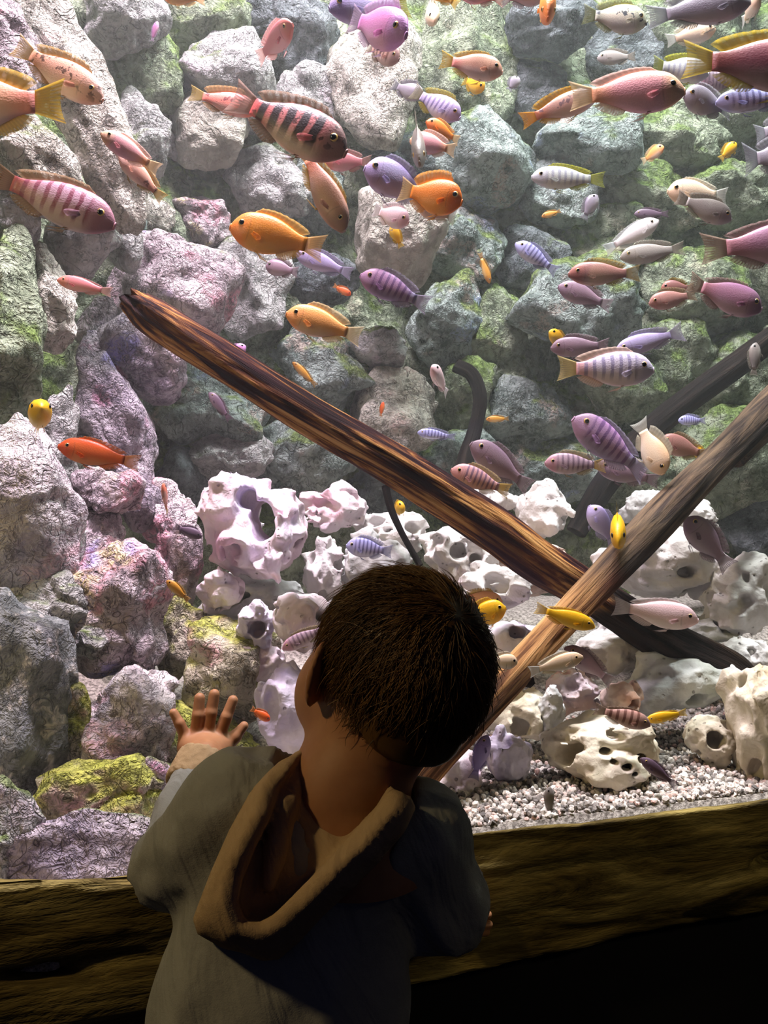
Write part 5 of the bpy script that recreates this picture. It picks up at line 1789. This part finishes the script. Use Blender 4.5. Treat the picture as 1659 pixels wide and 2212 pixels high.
    (1740, 270, 1630, 290, 60, 1.42, 0.0, 'greymauve', 'grey fish cut off at the right edge above the fan-tailed one', dict()),
    (1479, 195, 1229, 208, 90, 1.10, 0.0, 'pink', 'large pink fish facing right with a big dark eye', dict(dors=0.16)),
    (1290, 205, 1124, 262, 54, 1.20, 0.0, 'peachspot2', 'blotched fish with orange tail half behind the large pink fish', dict(dors=0.28)),
    (1800, 150, 1473, 128, 118, 1.14, 0.0, 'maroon', 'big maroon fish with yellow fins cut off by the right edge', dict(dors=0.22)),
    (1477, 205, 1580, 240, 62, 1.22, 0.02, 'greymauve', 'round grey fish facing the nose of the large pink fish', dict()),
    (1500, 175, 1600, 180, 50, 1.34, 0.0, 'mauvestripe', 'grey-brown barred fish behind the round grey fish', dict()),
    (1546, 222, 1720, 210, 52, 1.22, 0.0, 'bluestripe', 'silver-lilac fish facing left under the maroon fish', dict()),
    (1290, 126, 1374, 122, 32, 1.55, 0.0, 'greybrown', 'small grey-brown fish above the large pink fish', dict()),
    (1397, 48, 1258, 30, 64, 1.28, 0.0, 'yellowspot', 'yellow-backed fish with dark blotches at the top right', dict()),
    (1620, 2, 1396, 38, 76, 1.20, 0.0, 'greymauve', 'large grey-mauve fish along the top edge at the right', dict()),
    (1545, 62, 1438, 88, 44, 1.32, 0.0, 'cream', 'cream fish with yellow tail below the grey-mauve fish', dict()),
    (1640, -8, 1602, 50, 44, 1.24, 0.06, 'cream', 'yellow-cream fish in the top right corner', dict(wide=0.6)),
    (1184, 40, 1180, -45, 62, 1.14, 0.10, 'orange', 'orange fish facing the viewer at the top edge', dict(wide=0.55, up=(0.1, -1))),
    (990, -25, 1090, -2, 52, 1.20, 0.0, 'rose', 'rosy fish cut off at the top edge, centre right', dict()),
    (1180, -22, 1080, -4, 60, 1.26, 0.0, 'mauve', 'mauve fish cut off at the top edge next to the orange one', dict()),
    (1530, 160, 1408, 138, 56, 1.30, 0.0, 'palegreen', 'silvery fish with yellow back fin behind the maroon fish\'s tail', dict()),
    (1120, 166, 1098, 196, 24, 1.60, 0.0, 'greymauve', 'tiny pale grey fish before the dark hollow at the top', dict()),
    (872, 1090, 850, 1108, 30, 1.36, 0.02, 'yellow', 'tiny yellow fish beside the thin twig', dict(wide=0.6)),
    (748, 1178, 848, 1192, 42, 1.26, 0.0, 'bluestripe', 'lilac striped fish above the child\'s hair on the left', dict()),
    (610, 1402, 712, 1350, 32, 1.04, 0.0, 'mauvestripe', 'grey-violet striped fish slanting beside the child\'s ear', dict()),
    (1482, 1118, 1578, 1228, 62, 1.30, 0.0, 'mauve', 'dark mauve fish diving right of the leaning log', dict()),
    (1274, 1092, 1330, 1180, 46, 1.36, 0.0, 'lilac', 'pale violet fish behind the yellow head-on fish', dict()),
    (1336, 1172, 1333, 1105, 66, 1.06, 0.12, 'yellow', 'orange-yellow fish seen head-on above the crossing logs', dict(wide=0.5, up=(-0.05, -1))),
    (1508, 1340, 1323, 1308, 60, 1.12, 0.0, 'pinkwhite', 'large pink-white fish over the dark end of the thick log', dict(dors=0.14)),
    (1285, 1354, 1155, 1312, 38, 1.03, 0.0, 'yellow', 'slender golden yellow fish where the logs cross', dict(dors=0.14)),
    (1092, 1312, 990, 1345, 52, 1.08, 0.0, 'yellow', 'golden fish emerging from behind the child\'s hair', dict()),
    (1085, 1300, 985, 1290, 40, 1.16, 0.0, 'peach', 'peach fish just above the golden fish at the child\'s hair', dict()),
    (1259, 1418, 1142, 1452, 36, 1.01, 0.0, 'cream', 'small cream fish crossing the slim log', dict()),
    (1221, 1398, 1324, 1476, 42, 1.10, 0.0, 'mauve', 'mauve fish diving behind the small cream fish', dict()),
    (1405, 1566, 1283, 1530, 40, 1.02, 0.0, 'brownband', 'brown-banded fish above the cream holey rock', dict(dors=0.14)),
    (1396, 1556, 1484, 1538, 24, 1.06, 0.0, 'yellow', 'slim yellow fish nose to nose with the brown-banded fish', dict(dors=0.12)),
    (1052, 1588, 1022, 1685, 34, 1.02, 0.0, 'violet', 'violet fish standing upright beside the foot of the slim log', dict(dors=0.12)),
    (1384, 1638, 1462, 1698, 26, 1.00, 0.0, 'darkmauve', 'small dusky fish in front of the cream holey rock', dict()),
    (1187, 1700, 1186, 1764, 22, 0.950, 0.0, 'greybrown', 'small grey-brown fish standing upright over the gravel', dict(dors=0.08)),
    (1118, 1430, 1050, 1428, 34, 1.00, 0.0, 'cream', 'pale cream fish right beside the child\'s hair', dict()),
    (1632, 740, 1628, 812, 26, 1.50, 0.0, 'greybrown', 'pale grey fish hanging upright at the rear branch', dict()),
    (1465, 908, 1525, 908, 22, 1.62, 0.0, 'bluestripe', 'faint blue-grey fish behind the rear branch', dict()),
    (828, 868, 822, 900, 9, 1.60, 0.0, 'orangered', 'tiny orange fish before the cracked centre boulder', dict()),
]
for row in FISH:
    fish(*row[:9], **row[9])
